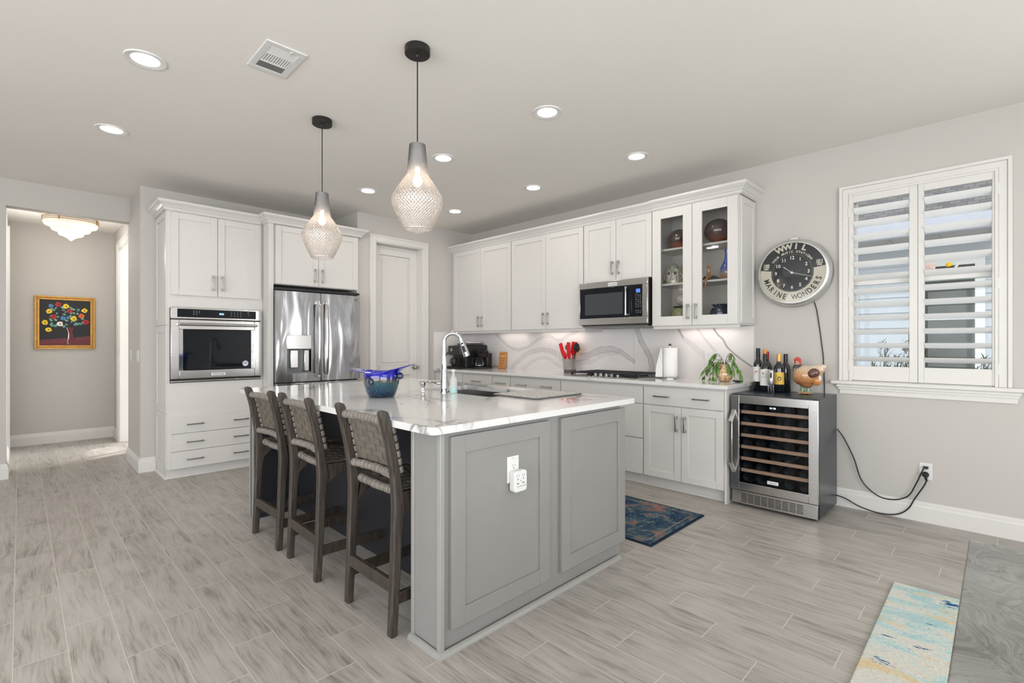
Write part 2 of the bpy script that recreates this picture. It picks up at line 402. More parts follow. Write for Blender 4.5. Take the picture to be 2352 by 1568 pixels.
# walls behind and beside the camera; unseen windows added to bring in daylight
mb = MB(); mb.box(-3.6, -2.9, -3.4, -3.25, 0, CZ); mb.box(1.7, 4.42, -3.4, -3.25, 0, CZ); mb.box(-2.9, 1.7, -3.4, -3.25, 2.45, CZ); mb.box(-2.9, 1.7, -3.4, -3.25, 0, .25)
struct(mb.build('wall_rear', WALLM))
mb = MB(); mb.box(-3.75, -3.6, -3.4, -2.8, 0, CZ); mb.box(-3.75, -3.6, 3.6, 6.55, 0, CZ); mb.box(-3.75, -3.6, -2.8, 3.6, 2.45, CZ); mb.box(-3.75, -3.6, -2.8, 3.6, 0, .25)
struct(mb.build('wall_far_left', WALLM))
mb = MB()
for x in (-2.9, -1.37, .17, 1.7): mb.box(x - .04, x + .04, -3.36, -3.29, .25, 2.45)
mb.box(-2.9, 1.7, -3.36, -3.29, .25, .33); mb.box(-2.9, 1.7, -3.36, -3.29, 2.37, 2.45)
struct(mb.build('added_window_3', TRIMM))
mb = MB()
for y in (-2.8, -1.2, .4, 2.0, 3.6): mb.box(-3.71, -3.64, y - .04, y + .04, .25, 2.45)
mb.box(-3.71, -3.64, -2.8, 3.6, .25, .33); mb.box(-3.71, -3.64, -2.8, 3.6, 2.37, 2.45)
struct(mb.build('added_window_4', TRIMM))
mb = MB()
for y in (-3.1, -2.3, -1.5): mb.box(XR + .05, XR + .11, y - .04, y + .04, .4, 2.45)
mb.box(XR + .05, XR + .11, -3.1, -1.5, .4, .47); mb.box(XR + .05, XR + .11, -3.1, -1.5, 2.38, 2.45); mb.box(XR + .055, XR + .10, -3.1, -1.5, 1.4, 1.45)
struct(mb.build('added_window_5', TRIMM))  # unseen window added so daylight brightens the right of the ceiling
# baseboards
BB = [(0, 0), (.016, 0), (.016, .100), (.012, .112), (.012, .122), (.007, .128), (.006, .138), (0, .138)]
struct(MB().sweep([(XR, 1.40), (XR, -3.25)], BB).build('baseboard_right', TRIMM))
struct(MB().sweep([(.81, 6.55), (.81, YB), (.932, YB)], BB).build('baseboard_stub', TRIMM))
struct(MB().sweep([(-3.6, YL), (-.09, YL), (-.09, YL + .13)], BB).build('baseboard_left', TRIMM))
struct(MB().sweep([(-.10, 6.56), (-.10, 8.35), (.885, 8.35), (.885, 7.94)], BB).build('baseboard_hall', TRIMM))
struct(MB().sweep([(3.70, YP), (3.85, YP)], BB).build('baseboard_pantry', TRIMM))
# casings: flat profile mitred frame in a wall plane
def casing(name, fr, u0, u1, z0, z1, wd=.085, t=.018, bottom=False):
    mb = MB()
    for d, a, b in ((t, 0, wd - .02), (t + .006, wd - .02, wd), (t * .6, -.012, 0)):
        fbox(mb, fr, u0 - b, u0 - a, 0, d, z0, z1 + b); fbox(mb, fr, u1 + a, u1 + b, 0, d, z0, z1 + b); fbox(mb, fr, u0 - a, u1 + a, 0, d, z1 + a, z1 + b)
    return struct(mb.build(name, TRIMM, bevel=.002))
casing('trim_1', ('B', YP), DX0, DX1, 0, DZ, .075)
casing('trim_2', ('R', .885), 6.98, 7.85, 0, 2.42, .085)
mb = MB(); mb.box(.885, .99, 7.832, 7.85, 0, 2.42); mb.box(.885, .99, 6.98, 6.998, 0, 2.42); mb.box(.885, .99, 6.98, 7.85, 2.40, 2.42)
struct(mb.build('trim_3', TRIMM))
struct(MB().box(-.10, -.078, 7.55, 7.64, 0, 2.5).build('trim_4', TRIMM))
# pantry door in its deep jamb
d = struct(thing('door_1', 'white two-panel pantry door in a deep white jamb', 'door', (3.28, 5.30, 0)))
del d['label']; del d['category']
mb = MB(); mb.box(DX0, DX0 + .012, YP + .0, YP + .14, 0, DZ); mb.box(DX1 - .012, DX1, YP, YP + .14, 0, DZ); mb.box(DX0, DX1, YP, YP + .14, DZ - .012, DZ)
mb.build('jamb', TRIMM, d)
fr = ('B', 5.34); S0, S1 = DX0 + .012, DX1 - .012
mb = MB(); fw = .105
fbox(mb, fr, S0, S0 + fw, 0, .035, .01, DZ - .014); fbox(mb, fr, S1 - fw, S1, 0, .035, .01, DZ - .014)
for a, b in ((.01, .24), (.84, .965), (2.315, DZ - .014)): fbox(mb, fr, S0 + fw, S1 - fw, 0, .035, a, b)
for a, b in ((.24, .84), (.965, 2.315)):
    fbox(mb, fr, S0 + fw, S1 - fw, 0, .018, a, b); 
    fbox(mb, fr, S0 + fw + .035, S1 - fw - .035, .018, .028, a + .035, b - .035)
sl = mb.build('door_panel', TRIMM, d, bevel=.006)
mb = MB(); kx = 3.551
mb.M = Matrix.Translation((kx, 5.305, .934)) @ Matrix.Rotation(radians(90), 4, 'X')
mb.lathe([(.028, 0), (.028, .006), (.011, .010), (.010, .03), (.022, .038), (.028, .05), (.026, .06), (.012, .067)], seg=24)
mb.build('door_knob', NICK, sl, smooth=40)
# backsplash of veined stone (vein paths follow the slab)
VEINS = []
def vein(pts, w0, w1, dark, edge): VEINS.append((pts, w0, w1, dark, edge))
# (y, z) on the slab, from left to right in the room
vein([(4.72, 1.39), (4.60, 1.30), (4.45, 1.20), (4.30, 1.16), (4.12, 1.19), (3.95, 1.28), (3.78, 1.32), (3.62, 1.27), (3.45, 1.34), (3.30, 1.40)], .016, .02, .30, .5)
vein([(4.42, .90), (4.30, 1.00), (4.12, 1.11), (3.95, 1.155), (3.75, 1.15), (3.60, 1.10), (3.40, 1.06)], .03, .03, .30, .6)
vein([(4.22, .90), (4.10, .98), (3.95, 1.055), (3.78, 1.06), (3.65, .99), (3.50, .94)], .02, .02, .22, .3)
vein([(3.42, 1.07), (3.22, 1.10), (3.02, 1.17), (2.86, 1.17), (2.74, 1.12), (2.64, 1.05)], .05, .018, .36, .9)
vein([(3.42, 1.03), (3.2, 1.03), (2.98, 1.12), (2.8, 1.14)], .03, .02, .2, .3)
vein([(2.60, 1.40), (2.565, 1.28), (2.50, 1.17), (2.45, 1.08), (2.44, .98), (2.47, .90)], .026, .032, .42, .9)
vein([(2.17, 1.40), (2.12, 1.30), (2.02, 1.22), (1.90, 1.12), (1.86, 1.06)], .010, .04, .20, .4)
vein([(1.99, 1.40), (1.92, 1.30), (1.84, 1.20), (1.78, 1.14)], .007, .012, .22, .6)
vein([(1.84, 1.40), (1.79, 1.32), (1.74, 1.27), (1.70, 1.20), (1.60, 1.11), (1.50, 1.04)], .006, .005, .60, .9)
vein([(2.17, 1.40), (2.14, 1.34), (2.11, 1.29)], .005, .003, .55, .9)
import numpy as np
def slab_colors(Y, Z):
    base = np.full(Y.shape + (3,), (.735, .71, .70), dtype=float)
    rng = np.random.RandomState(3)
    # cheap smooth noise from sines
    def wob(a, b, s): return np.sin(a * 31 * s + 3 * np.sin(b * 17 * s)) * .5 + np.sin(b * 43 * s + 2 * np.sin(a * 29 * s) + 1.7) * .5
    N1 = wob(Y, Z, 1.3); N2 = wob(Z, Y, 5.1); N3 = wob(Y + Z, Y - Z, 11.0)
    sp_ = rng.rand(*Y.shape)
    for pts, w0, w1, dark, edge in VEINS:
        P = np.array(pts); best = np.full(Y.shape, 9.); tt = np.zeros(Y.shape); L = len(P) - 1
        # resample smoothly
        t = np.linspace(0, L, L * 10 + 1); i = np.clip(t.astype(int), 0, L - 1); f_ = t - i
        p0 = P[np.clip(i - 1, 0, L)]; p1 = P[i]; p2 = P[i + 1]; p3 = P[np.clip(i + 2, 0, L)]
        f_ = f_[:, None]
        C = .5 * ((2 * p1) + (-p0 + p2) * f_ + (2 * p0 - 5 * p1 + 4 * p2 - p3) * f_ ** 2 + (-p0 + 3 * p1 - 3 * p2 + p3) * f_ ** 3)
        for k in range(len(C) - 1):
            a = C[k]; d_ = C[k + 1] - a; q = ((Y - a[0]) * d_[0] + (Z - a[1]) * d_[1]) / (d_ @ d_ + 1e-12); q = np.clip(q, 0, 1)
            D = np.hypot(Y - a[0] - q * d_[0], Z - a[1] - q * d_[1]); mk = D < best
            best[mk] = D[mk]; tt[mk] = (k + q[mk]) / (len(C) - 1)
        wv = (w0 + (w1 - w0) * tt) * (1 + .22 * N1 + .12 * N2)
        body = np.clip((wv - best) / (wv * .35 + .002), 0, 1)
        rim = np.exp(-((best - wv * .82) / .0035) ** 2) * edge
        spk = (sp_ > .72) * body * .35
        m_ = np.clip(np.clip(body * (.60 + .25 * N3 * .5) + rim * .9 + spk, 0, 1) * min(1, dark * 1.15) + rim * .30, 0, .9)
        base = base * (1 - m_[..., None]) + np.array((.27, .265, .26)) * m_[..., None]
    return base
def colored_grid(name, axis, plane, a0, a1, z0, z1, step, colf, mat, parent=None, thick=.012):
    na = int((a1 - a0) / step) + 1; nz = int((z1 - z0) / step) + 1
    A, Zs = np.meshgrid(np.linspace(a0, a1, na), np.linspace(z0, z1, nz), indexing='ij')
    col = colf(A, Zs)
    vs = [((plane, a, z) if axis == 'x' else (a, plane, z)) for a, z in zip(A.ravel(), Zs.ravel())]
    fs = [(i * nz + j, (i + 1) * nz + j, (i + 1) * nz + j + 1, i * nz + j + 1) for i in range(na - 1) for j in range(nz - 1)]
    nv = len(vs)
    b = [(plane + thick, a, z) if axis == 'x' else (a, plane + thick, z) for a, z in ((a0, z0), (a1, z0), (a1, z1), (a0, z1))]
    vs += b
    cf = [0, (na - 1) * nz, (na - 1) * nz + nz - 1, nz - 1]
    fs.append((nv, nv + 3, nv + 2, nv + 1))
    e = [[i * nz for i in range(na)], [(na - 1) * nz + j for j in range(nz)], [i * nz + nz - 1 for i in range(na - 1, -1, -1)], [j for j in range(nz - 1, -1, -1)]]
    for k in range(4): fs.append(e[k] + [nv + (k + 1) % 4, nv + k])
    o0 = Vector(((plane + thick / 2, (a0 + a1) / 2, z0) if axis == 'x' else ((a0 + a1) / 2, plane + thick / 2, z0)))
    me = bpy.data.meshes.new(name); me.from_pydata([(v[0] - o0.x, v[1] - o0.y, v[2] - o0.z) for v in vs], [], fs); me.materials.append(mat)
    at = me.color_attributes.new('Col', 'FLOAT_COLOR', 'POINT'); c = np.ones((len(vs), 4)); c[:nv, :3] = col.reshape(-1, 3); c[nv:, :3] = col.reshape(-1, 3)[0]
    at.data.foreach_set('color', c.ravel())
    bm = bmesh.new(); bm.from_mesh(me); bmesh.ops.recalc_face_normals(bm, faces=bm.faces); bm.to_mesh(me); bm.free()
    o = bpy.data.objects.new(name, me); COL.objects.link(o)
    if parent: o.parent = parent; o.location = o0 - ORG[parent.name]
    else: o.location = o0
    ORG[o.name] = o0; return o
def attrmat(name, rough, spec=.5):
    m, n, l, p = nt(name); a = n.new('ShaderNodeAttribute'); a.attribute_name = 'Col'
    c = mixc(n, l, .06, a.outputs['Color'], noise(n, l, objco(n), 30, 3), 'OVERLAY')
    l.new(c, p.inputs['Base Color']); p.inputs['Roughness'].default_value = rough; p.inputs['Specular IOR Level'].default_value = spec; return m
SLABM = attrmat('veined_stone_slab', .12)
tag(colored_grid('backsplash_slab', 'x', 4.408, 2.640, 5.198, .914, 1.387, .006, slab_colors, SLABM), 'white stone backsplash slab with sweeping grey veins, left of the seam', 'backsplash')
tag(colored_grid('backsplash_slab', 'x', 4.408, 1.482, 2.638, .914, 1.387, .006, slab_colors, SLABM), 'white stone backsplash slab with steep veins, behind the paper towel', 'backsplash')
tag(colored_grid('backsplash_slab', 'y', 5.186, 3.78, 4.407, .914, 1.387, .01, lambda A, Z_: slab_colors(A * 0 + 5.4 - (A - 3.8), Z_), SLABM), 'short stone backsplash return beside the espresso machine', 'backsplash')
# window in the right wall
wd = struct(thing('window_1', '', '', (XR + .1, (WY0 + WY1) / 2, WZ0))); del wd['label']; del wd['category']
mb = MB(); T = .075
for a, b, dd in ((.012, T - .022, .018), (T - .022, T, .026), (-.006, .012, .024)):
    fbox(mb, ('R', XR), WY0 - b + .025, WY0 - a + .025, 0, dd, .955, WZ1 + b - .03); fbox(mb, ('R', XR), WY1 + a - .025, WY1 + b - .025, 0, dd, .955, WZ1 + b - .03)
    fbox(mb, ('R', XR), WY0 - a + .02, WY1 + a - .02, 0, dd, WZ1 + a - .03, WZ1 + b - .03)
mb.build('casing', TRIMM, wd, bevel=.003)
mb = MB(); mb.box(XR - .05, XR + .0, -.13, .915, .928, .955); mb.build('window_sill', TRIMM, wd, bevel=.006, seg=3)
mb = MB()
for k, (dd, z0, z1) in enumerate(((.012, .855, .928), (.020, .888, .928), (.030, .906, .928))):
    e = .03 - k * .008; mb.box(XR - dd, XR, -.095 + e - .02, .885 - e + .01, z0, z1)
mb.build('apron', TRIMM, wd, bevel=.003)
mb = MB(); X0, X1 = XR + .085, XR + .14
mb.box(X0, X1, WY0, WY0 + .045, WZ0, WZ1); mb.box(X0, X1, WY1 - .045, WY1, WZ0, WZ1); mb.box(X0, X1, WY0, WY1, WZ0, WZ0 + .05); mb.box(X0, X1, WY0, WY1, WZ1 - .05, WZ1)
mb.box(X0 - .02, X1, WY0, WY1, 1.675, 1.735)
mb.box(X0 + .01, X1 - .01, .385, .425, WZ0, WZ1)
mb.build('window_frame', TRIMM, wd, bevel=.002)
mb = MB(); mb.box(X0 + .03, X0 + .034, WY0 + .04, WY1 - .04, WZ0 + .04, WZ1 - .04); mb.build('glass_pane', PANE, wd)
mb = MB()   # shutter hanging frame
mb.box(XR - .012, XR + .03, WY0, WY0 + .018, WZ0, WZ1); mb.box(XR - .012, XR + .03, WY1 - .018, WY1, WZ0, WZ1)
mb.box(XR - .012, XR + .03, WY0, WY1, WZ1 - .012, WZ1); mb.box(XR - .012, XR + .03, WY0, WY1, WZ0, WZ0 + .008)
mb.build('shutter_frame', TRIMM, wd, bevel=.001)
def shutter(y0, y1, o0, o1, label):
    t = thing('plantation_shutter', label, 'shutter', (XR, (y0 + y1) / 2, .96), 'plantation shutters on the kitchen window')
    zA, zB, zb, zt = .962, 2.36, 1.068, 2.290
    mb = MB(); x0, x1 = XR - .016, XR + .012
    mb.box(x0, x1, y0, o0, zA, zB); mb.box(x0, x1, o1, y1, zA, zB); mb.box(x0, x1, o0, o1, zA, zb); mb.box(x0, x1, o0, o1, zt, zB)
    mb.build('frame', TRIMM, t, bevel=.002)
    mb = MB(); n_ = 12; ph = radians(24)
    for k in range(n_):
        zc = zb + .052 + k * ((zt - zb - .06) / (n_ - .42)); ww = .089
        mb.M = Matrix.Translation((XR + .0, (o0 + o1) / 2, zc)) @ Matrix.Rotation(ph, 4, 'Y')
        L = (o1 - o0) / 2 - .002; P = [(-ww / 2, 0), (-ww / 4, .005), (0, .0062), (ww / 4, .005), (ww / 2, 0), (ww / 4, -.005), (0, -.0062), (-ww / 4, -.005)]
        mb.prism(P, 'y', -L, L)
    mb.build('louvers', pm('daylit_louver_white', (.88, .875, .865), .4, var=0), t, smooth=50)  # whiter than the frame's trim: outdoor daylight put into the colour
    return t
s1 = shutter(.402, WY1 - .018, .448, .775, 'left plantation shutter, nearest the wall clock, white with tilted louvers')
s2 = shutter(WY0 + .018, .400, .032, .368, 'right plantation shutter of the kitchen window, white with tilted louvers')
for t, y in ((s1, WY1 - .012), (s2, WY0 + .012)):
    for z in (1.07, 1.62, 2.22):
        mb = MB(); mb.cyl((XR - .019, y, z - .035), (XR - .019, y, z + .035), .0055, seg=10); mb.box(XR - .0185, XR - .0125, y - .010, y + .010, z - .035, z + .035)
        mb.build('hinge', WHITEP, t, smooth=40)

# ================================================================ OUTSIDE
def siding():
    m, n, l, p = nt('blue_grey_lap_siding')
    l.new(ramp(n, l, noise(n, l, objco(n), 3, 3), [(.3, (.46, .475, .50)), (.7, (.50, .515, .54))]), p.inputs['Base Color']); p.inputs['Roughness'].default_value = .6; return m
SID = siding()
struct(MB().box(4.7, 14, -6, 12, -.35, -.25).build('ground', pm('daylight_bounce_yard', (.68, .66, .62), .9, var=.08, scale=5)))  # yard colour lightened to bounce daylight up onto the louvers
h = thing('neighboring_house', 'blue-grey clapboard house seen through the window shutters', 'house', (8.5, 1, -.25))
HX = 7.3
mb = MB(); mb.box(HX + .02, HX + .3, -5, 7.5, -.25, 2.7)
for k in range(16):
    z = -.2 + k * .18
    mb.prism([(HX + .02, z + .19), (HX + .012, z + .19), (HX - .012, z), (HX + .02, z)], 'y', -5, 7.5)
mb.build('wall', SID, h)
mb = MB(); mb.prism([(6.75, 2.46), (6.75, 2.40), (HX + .1, 2.40), (HX + .1, 2.46)], 'y', -5.2, 7.7)
for k in range(30): mb.box(6.76, HX, -5 + k * .42, -4.985 + k * .42, 2.385, 2.40)
mb.build('soffit', pm('soffit_brown', (.36, .33, .31), .7), h)
mb = MB(); mb.box(6.70, 6.75, -5.2, 7.7, 2.38, 2.53); mb.build('fascia', pm('grey_fascia', (.34, .33, .36), .5), h)
mb = MB(); mb.M = Matrix.Translation((6.60, 0, 2.44)); mb.prism([(0, 0), (.02, -.0), (.1, .02), (.1, .12), (0, .12)], 'y', -5.2, 7.7); mb.build('gutter', pm('grey_gutter', (.36, .35, .38), .4), h)
def shingles():
    m, n, l, p = nt('roof_shingles'); b = n.new('ShaderNodeTexBrick'); l.new(mapping(n, l, objco(n), (1, 1, 1), rot=(0, 0, radians(90))), b.inputs[0])
    b.inputs['Scale'].default_value = 5.5; b.inputs['Color1'].default_value = (.07, .055, .05, 1); b.inputs['Color2'].default_value = (.12, .10, .09, 1)
    b.inputs['Mortar'].default_value = (.04, .035, .03, 1); b.inputs['Mortar Size'].default_value = .02
    l.new(b.outputs[0], p.inputs['Base Color']); p.inputs['Roughness'].default_value = .9; return m
mb = MB(); mb.prism([(6.62, 2.54), (6.62, 2.58), (10.6, 5.66), (10.6, 5.6)], 'y', -5.3, 7.8); mb.prism([(14.6, 2.54), (14.6, 2.58), (10.6, 5.66), (10.6, 5.6)], 'y', -5.3, 7.8)
mb.build('roof', shingles(), h)
mb = MB(); y0, y1, z0, z1 = .185, .60, .93, 2.10
mb.box(HX - .03, HX + .02, y0 - .08, y0, z0 - .1, z1 + .1); mb.box(HX - .03, HX + .02, y1, y1 + .08, z0 - .1, z1 + .1)
mb.box(HX - .03, HX + .02, y0, y1, z1, z1 + .1); mb.box(HX - .03, HX + .02, y0, y1, z0 - .1, z0); mb.box(HX - .025, HX + .02, y0, y1, 1.50, 1.545)
wf = mb.build('window', TRIMM, h)
MB().box(HX - .02, HX - .012, y0, y1, z0, z1).build('pane', pm('dark_window', (.06, .062, .055), .2, var=.3, scale=4), wf)
# rosemary-like shrubs below the window
LEAFG = pm('olive_leaf', (.045, .065, .018), .6, var=.35, scale=12)
def shrub(x, y, zt, n_, label, spread=.3):
    t = thing('shrub', label, 'shrub', (x, y, -.25)); rnd = random.Random(int(y * 1000))
    st = MB(); lf = MB()
    for k in range(n_):
        a = rnd.uniform(0, 2 * pi); s = rnd.uniform(.1, 1) * spread; top = zt * rnd.uniform(.78, 1) + .0
        p0 = Vector((x, y, -.25)); p1 = Vector((x + cos(a) * s * .5, y + sin(a) * s, top)); pts = [p0.lerp(p1, q) + Vector((0, sin(q * 3) * .05, 0)) for q in (0, .35, .7, 1)]
        st.tube(pts, .0025, 5)
        for q in range(44):
            c = p0.lerp(p1, .50 + .50 * q / 44); aa = rnd.uniform(0, 2 * pi)
            dd = Vector((cos(aa) * .6, sin(aa), .9)).normalized() * .06
            sd = Vector((-sin(aa), cos(aa), 0)) * .006
            lf._add([c - sd, c + sd, c + dd + sd * .4, c + dd - sd * .4], [(0, 1, 2, 3)])
    st.build('stems', pm('shrub_stem', (.12, .09, .06), .8), t); lf.build('leaves', LEAFG, t, nrm=False)
shrub(5.3, .60, 1.27, 13, 'needle-leaved shrub outside, behind the left shutter', .28)
shrub(5.5, -.04, 1.15, 24, 'bushy olive-green shrub outside, behind the right shutter', .32)
t = thing('bird_feeder', 'small dark bird feeder on a thin hook outside the left shutter', 'bird feeder', (6.1, .62, .0))
mb = MB(); mb.tube([(6.1, .62, -.25), (6.1, .62, 1.32), (6.1, .60, 1.38), (6.1, .56, 1.38), (6.1, .55, 1.33)], .006, 6); mb.build('hook', BLACKM, t)
mb = MB(); mb.prism([(.43, 1.18), (.55, 1.285), (.67, 1.18), (.66, 1.165), (.44, 1.165)], 'x', 6.02, 6.18); mb.box(6.05, 6.15, .49, .61, 1.12, 1.17)
mb.build('feeder_body', pm('dark_brown', (.07, .05, .04), .7), t)
# figurine and card on the window rail
t = thing('toy_duck', 'tiny yellow and black toy bird on the window rail', 'figurine', (XR + .075, .24, 1.735))
MB().sphere((XR + .075, .235, 1.75), (.014, .027, .014), 16, 10).build('body', BLACKP, t, smooth=60)
MB().sphere((XR + .075, .244, 1.776), .018, 16, 10).build('head', pm('toy_yellow', (.85, .55, .02), .4), t, smooth=60)
mb = MB(); mb.tube([(XR + .075, .215, 1.752), (XR + .075, .20, 1.768), (XR + .075, .195, 1.785)], [.009, .006, .003], 8); mb.build('tail', WHITEP, t, smooth=60)
mb = MB(); mb.box(XR + .07, XR + .075, .315, .37, 1.735, 1.795)
t = mb.build('small_card', pm('pinkish_card', (.7, .52, .45), .6, var=.25, scale=60)); tag(t, 'small pinkish card leaning on the window rail beside the toy bird', 'card')
# ================================================================ UPPER CABINETS, RIGHT WALL
FX = 4.085   # carcass front plane; doors stand 20 mm proud
UZ0, UZ1 = 1.390, 2.44
def carcass(mb, x0, x1, y0, y1, z0, z1, t=.018, front=None):
    """open-fronted box, wall side at x1"""
    mb.box(x0, x1, y0, y0 + t, z0, z1); mb.box(x0, x1, y1 - t, y1, z0, z1)
    mb.box(x0, x1, y0 + t, y1 - t, z0, z0 + t); mb.box(x0, x1, y0 + t, y1 - t, z1 - t, z1); mb.box(x1 - .006, x1, y0 + t, y1 - t, z0 + t, z1 - t)
def upper(y0, y1, z0, label, hz, split=None, hs=.035):
    t = thing('upper_cabinet', label, 'cabinet', ((FX + XR) / 2, (y0 + y1) / 2, z0), 'white wall cabinets over the long counter')
    MB().box(FX, XR - .012, y0, y1, z0, UZ1).build('body', CABM, t, bevel=.001)
    ym = split or (y0 + y1) / 2; g = .002
    for a, b, hy in ((y0 + .004, ym - g, ym - hs), (ym + g, y1 - .004, ym + hs)):
        d = shaker(t, ('R', FX), a, b, z0 + .004, UZ1 - .008, CABM); handle(d, ('R', FX - .018), hy, hz)
    return t
upper(2.245, 3.012, 1.842, 'short white wall cabinet directly above the microwave', 1.968)
c = upper(3.016, 4.058, UZ0, 'white two-door wall cabinet immediately left of the microwave', 1.508, 3.524)
c = upper(4.062, 5.150, UZ0, 'leftmost white wall cabinet, in the corner by the pantry door', 1.508, 4.602)
for z, y0, y1 in ((UZ0 - .026, 3.016, 5.15),):
    mb = MB(); mb.box(FX + .003, FX + .022, y0, y1, z, UZ0 + .001); mb.box(FX + .022, XR - .012, y0, y0 + .018, z, UZ0 + .001)
    tag(mb.build('light_rail', CABM, None, bevel=.002), 'white light rail under the wall cabinets left of the microwave', 'light rail')
MB_ = MB(); MB_.box(FX + .01, XR - .012, 5.151, YP - .001, UZ0, UZ1)
tag(MB_.build('filler_strip', CABM), 'narrow white filler closing the wall cabinets to the pantry wall', 'filler strip')
tag(MB().sweep([(FX - .002, YP - .001), (FX - .002, 2.246)], crownp(2.436)).build('crown_molding', CABM, None, smooth=25), 'long white crown molding above the wall cabinets and microwave', 'crown molding')
# glass-door display cabinet, hollow with shelves
GY0, GY1 = 1.480, 2.240
g = thing('display_cabinet', 'white glass-door display cabinet right of the microwave', 'cabinet', ((FX + XR) / 2, (GY0 + GY1) / 2, UZ0))
mb = MB(); carcass(mb, FX - .012, XR, GY0, GY1, UZ0, UZ1); ob = mb.build('body', CABM, g, bevel=.001)
mb = MB(); mb.box(XR - .010, XR - .0065, GY0 + .019, GY1 - .019, UZ0 + .019, UZ1 - .019); plabel(mb.build('back_panel', CABIN, g), 'grey back panel')
for z in (1.775, 2.088): MB().box(FX + .03, XR - .011, GY0 + .0185, GY1 - .0185, z - .018, z).build('shelf', CABM, g, bevel=.002)
for a, b, hy in ((GY0 + .004, 1.8595, 1.823), (1.8635, GY1 - .004, 1.895)):
    d = shaker(g, ('R', FX - .012), a, b, UZ0 + .004, UZ1 - .008, CABM, fw=.082, glass=True); handle(d, ('R', FX - .030), hy, 1.510)
fs = MB(); fbox(fs, ('I', GY0), 4.085, 4.40, 0, .004, UZ0 + .02, UZ1 - .02); fs2 = MB()
shaker(g, ('I', GY0), 4.10, 4.41, UZ0 + .012, UZ1 - .012, CABM, name='side_panel', fw=.05, t=.012)
MB().sweep([(FX - .014, GY1 + .002), (FX - .014, GY0 - .012), (XR, GY0 - .012)], crownp(2.438)).build('crown_molding', CABM, g, smooth=25)
MB().box(FX - .005, FX + .016, GY0, GY1, UZ0 - .026, UZ0 + .001).build('light_rail', CABM, g, bevel=.003)
mb = MB(); mb.M = Matrix.Translation((4.22, 1.735, 2.0695)); mb.lathe([(.028, 0), (.028, -.007), (.022, -.008)], seg=24)
mb.build('puck_light', pm('puck_light', (.9, .9, .85), .4, emis=(1, .95, .88), es=2.5, var=0), g, smooth=40)

# ================================================================ BASE CABINETS, RIGHT WALL
BX = 3.835; BZ0, BZ1 = .10, .884
def base(y0, y1, label, kind, nh=1):
    t = thing('base_cabinet', label, 'cabinet', ((BX + XR) / 2, (y0 + y1) / 2, 0), 'white base cabinets under the long counter')
    MB().box(BX, XR - .013, y0, y1, BZ0, BZ1).build('body', CABM, t, bevel=.001)
    MB().box(BX + .06, XR - .018, y0, y1, 0, BZ0).build('toe_kick', CABM, t)
    a, b = y0 + .004, y1 - .004; ym = (a + b) / 2
    ztop = .864
    def drawer(z0, z1, n_):
        d = shaker(t, ('R', BX), a, b, z0, z1, CABM, name='drawer', flat=True)
        for k in range(n_): handle(d, ('R', BX - .018), (a + (b - a) * ((k * 2 + 1) / (2 * n_)) + (0 if n_ == 1 else (-.028, .028)[k] * 0)), (z0 + z1) / 2, .145 if n_ == 1 else .135, vert=False)
    if kind == 'drawer_doors':
        drawer(.716, ztop, nh)
        for p, q, hy in ((a, ym - .002, ym - .036), (ym + .002, b, ym + .036)):
            d = shaker(t, ('R', BX), p, q, BZ0 + .002, .709, CABM); handle(d, ('R', BX - .018), hy, .575)
    elif kind == 'drawers':
        drawer(.716, ztop, 0)
        for z0, z1 in ((.415, .709), (BZ0 + .002, .408)): drawer(z0, z1, 0)
    elif kind == 'drawer_door':
        drawer(.716, ztop, nh); shaker(t, ('R', BX), a, b, BZ0 + .002, .709, CABM)
    elif kind == 'panel':
        shaker(t, ('R', BX), a, b, BZ0 + .002, ztop, CABM, flat=True)
    return t
base(1.500, 2.190, 'white base cabinet nearest the wine cooler, drawer over two doors', 'drawer_doors', 2)
base(2.192, 3.112, 'white three-drawer base cabinet under the cooktop', 'drawers')
base(3.114, 3.822, 'wide white base cabinet with two pulls on one drawer, left of the cooktop cabinet', 'drawer_doors', 2)
base(3.824, 4.118, 'narrow white single-drawer base cabinet with one pull', 'drawer_door', 1)
base(4.120, 4.652, 'medium-width white base cabinet under the drip coffee maker', 'drawer_doors', 1)
base(4.654, 5.199, 'white corner base cabinet with a plain front under the espresso machine', 'panel')
mb = MB(); mb.box(BX - .006, XR - .001, 1.484, 1.4995, 0.0, BZ1)
tag(mb.build('end_panel', CABM, None, bevel=.001), 'white end panel of the base cabinets beside the wine cooler', 'panel')
QR = [(0, 0), (.014, 0), (.012, .009), (.006, .015), (0, .017)]
mb = MB(); mb.sweep([(BX + .06, 5.19), (BX + .06, 1.5)], QR); tag(mb.build('shoe_molding', CABM, None, smooth=40), 'white shoe molding along the toe kick of the long base run', 'molding')
# countertop with end at the wine cooler
mb = MB(); mb.box(3.785, XR, 1.462, 5.199, .884, .914)
tag(mb.build('countertop', MARB, None, bevel=.0025), 'long white veined countertop along the right wall', 'countertop')

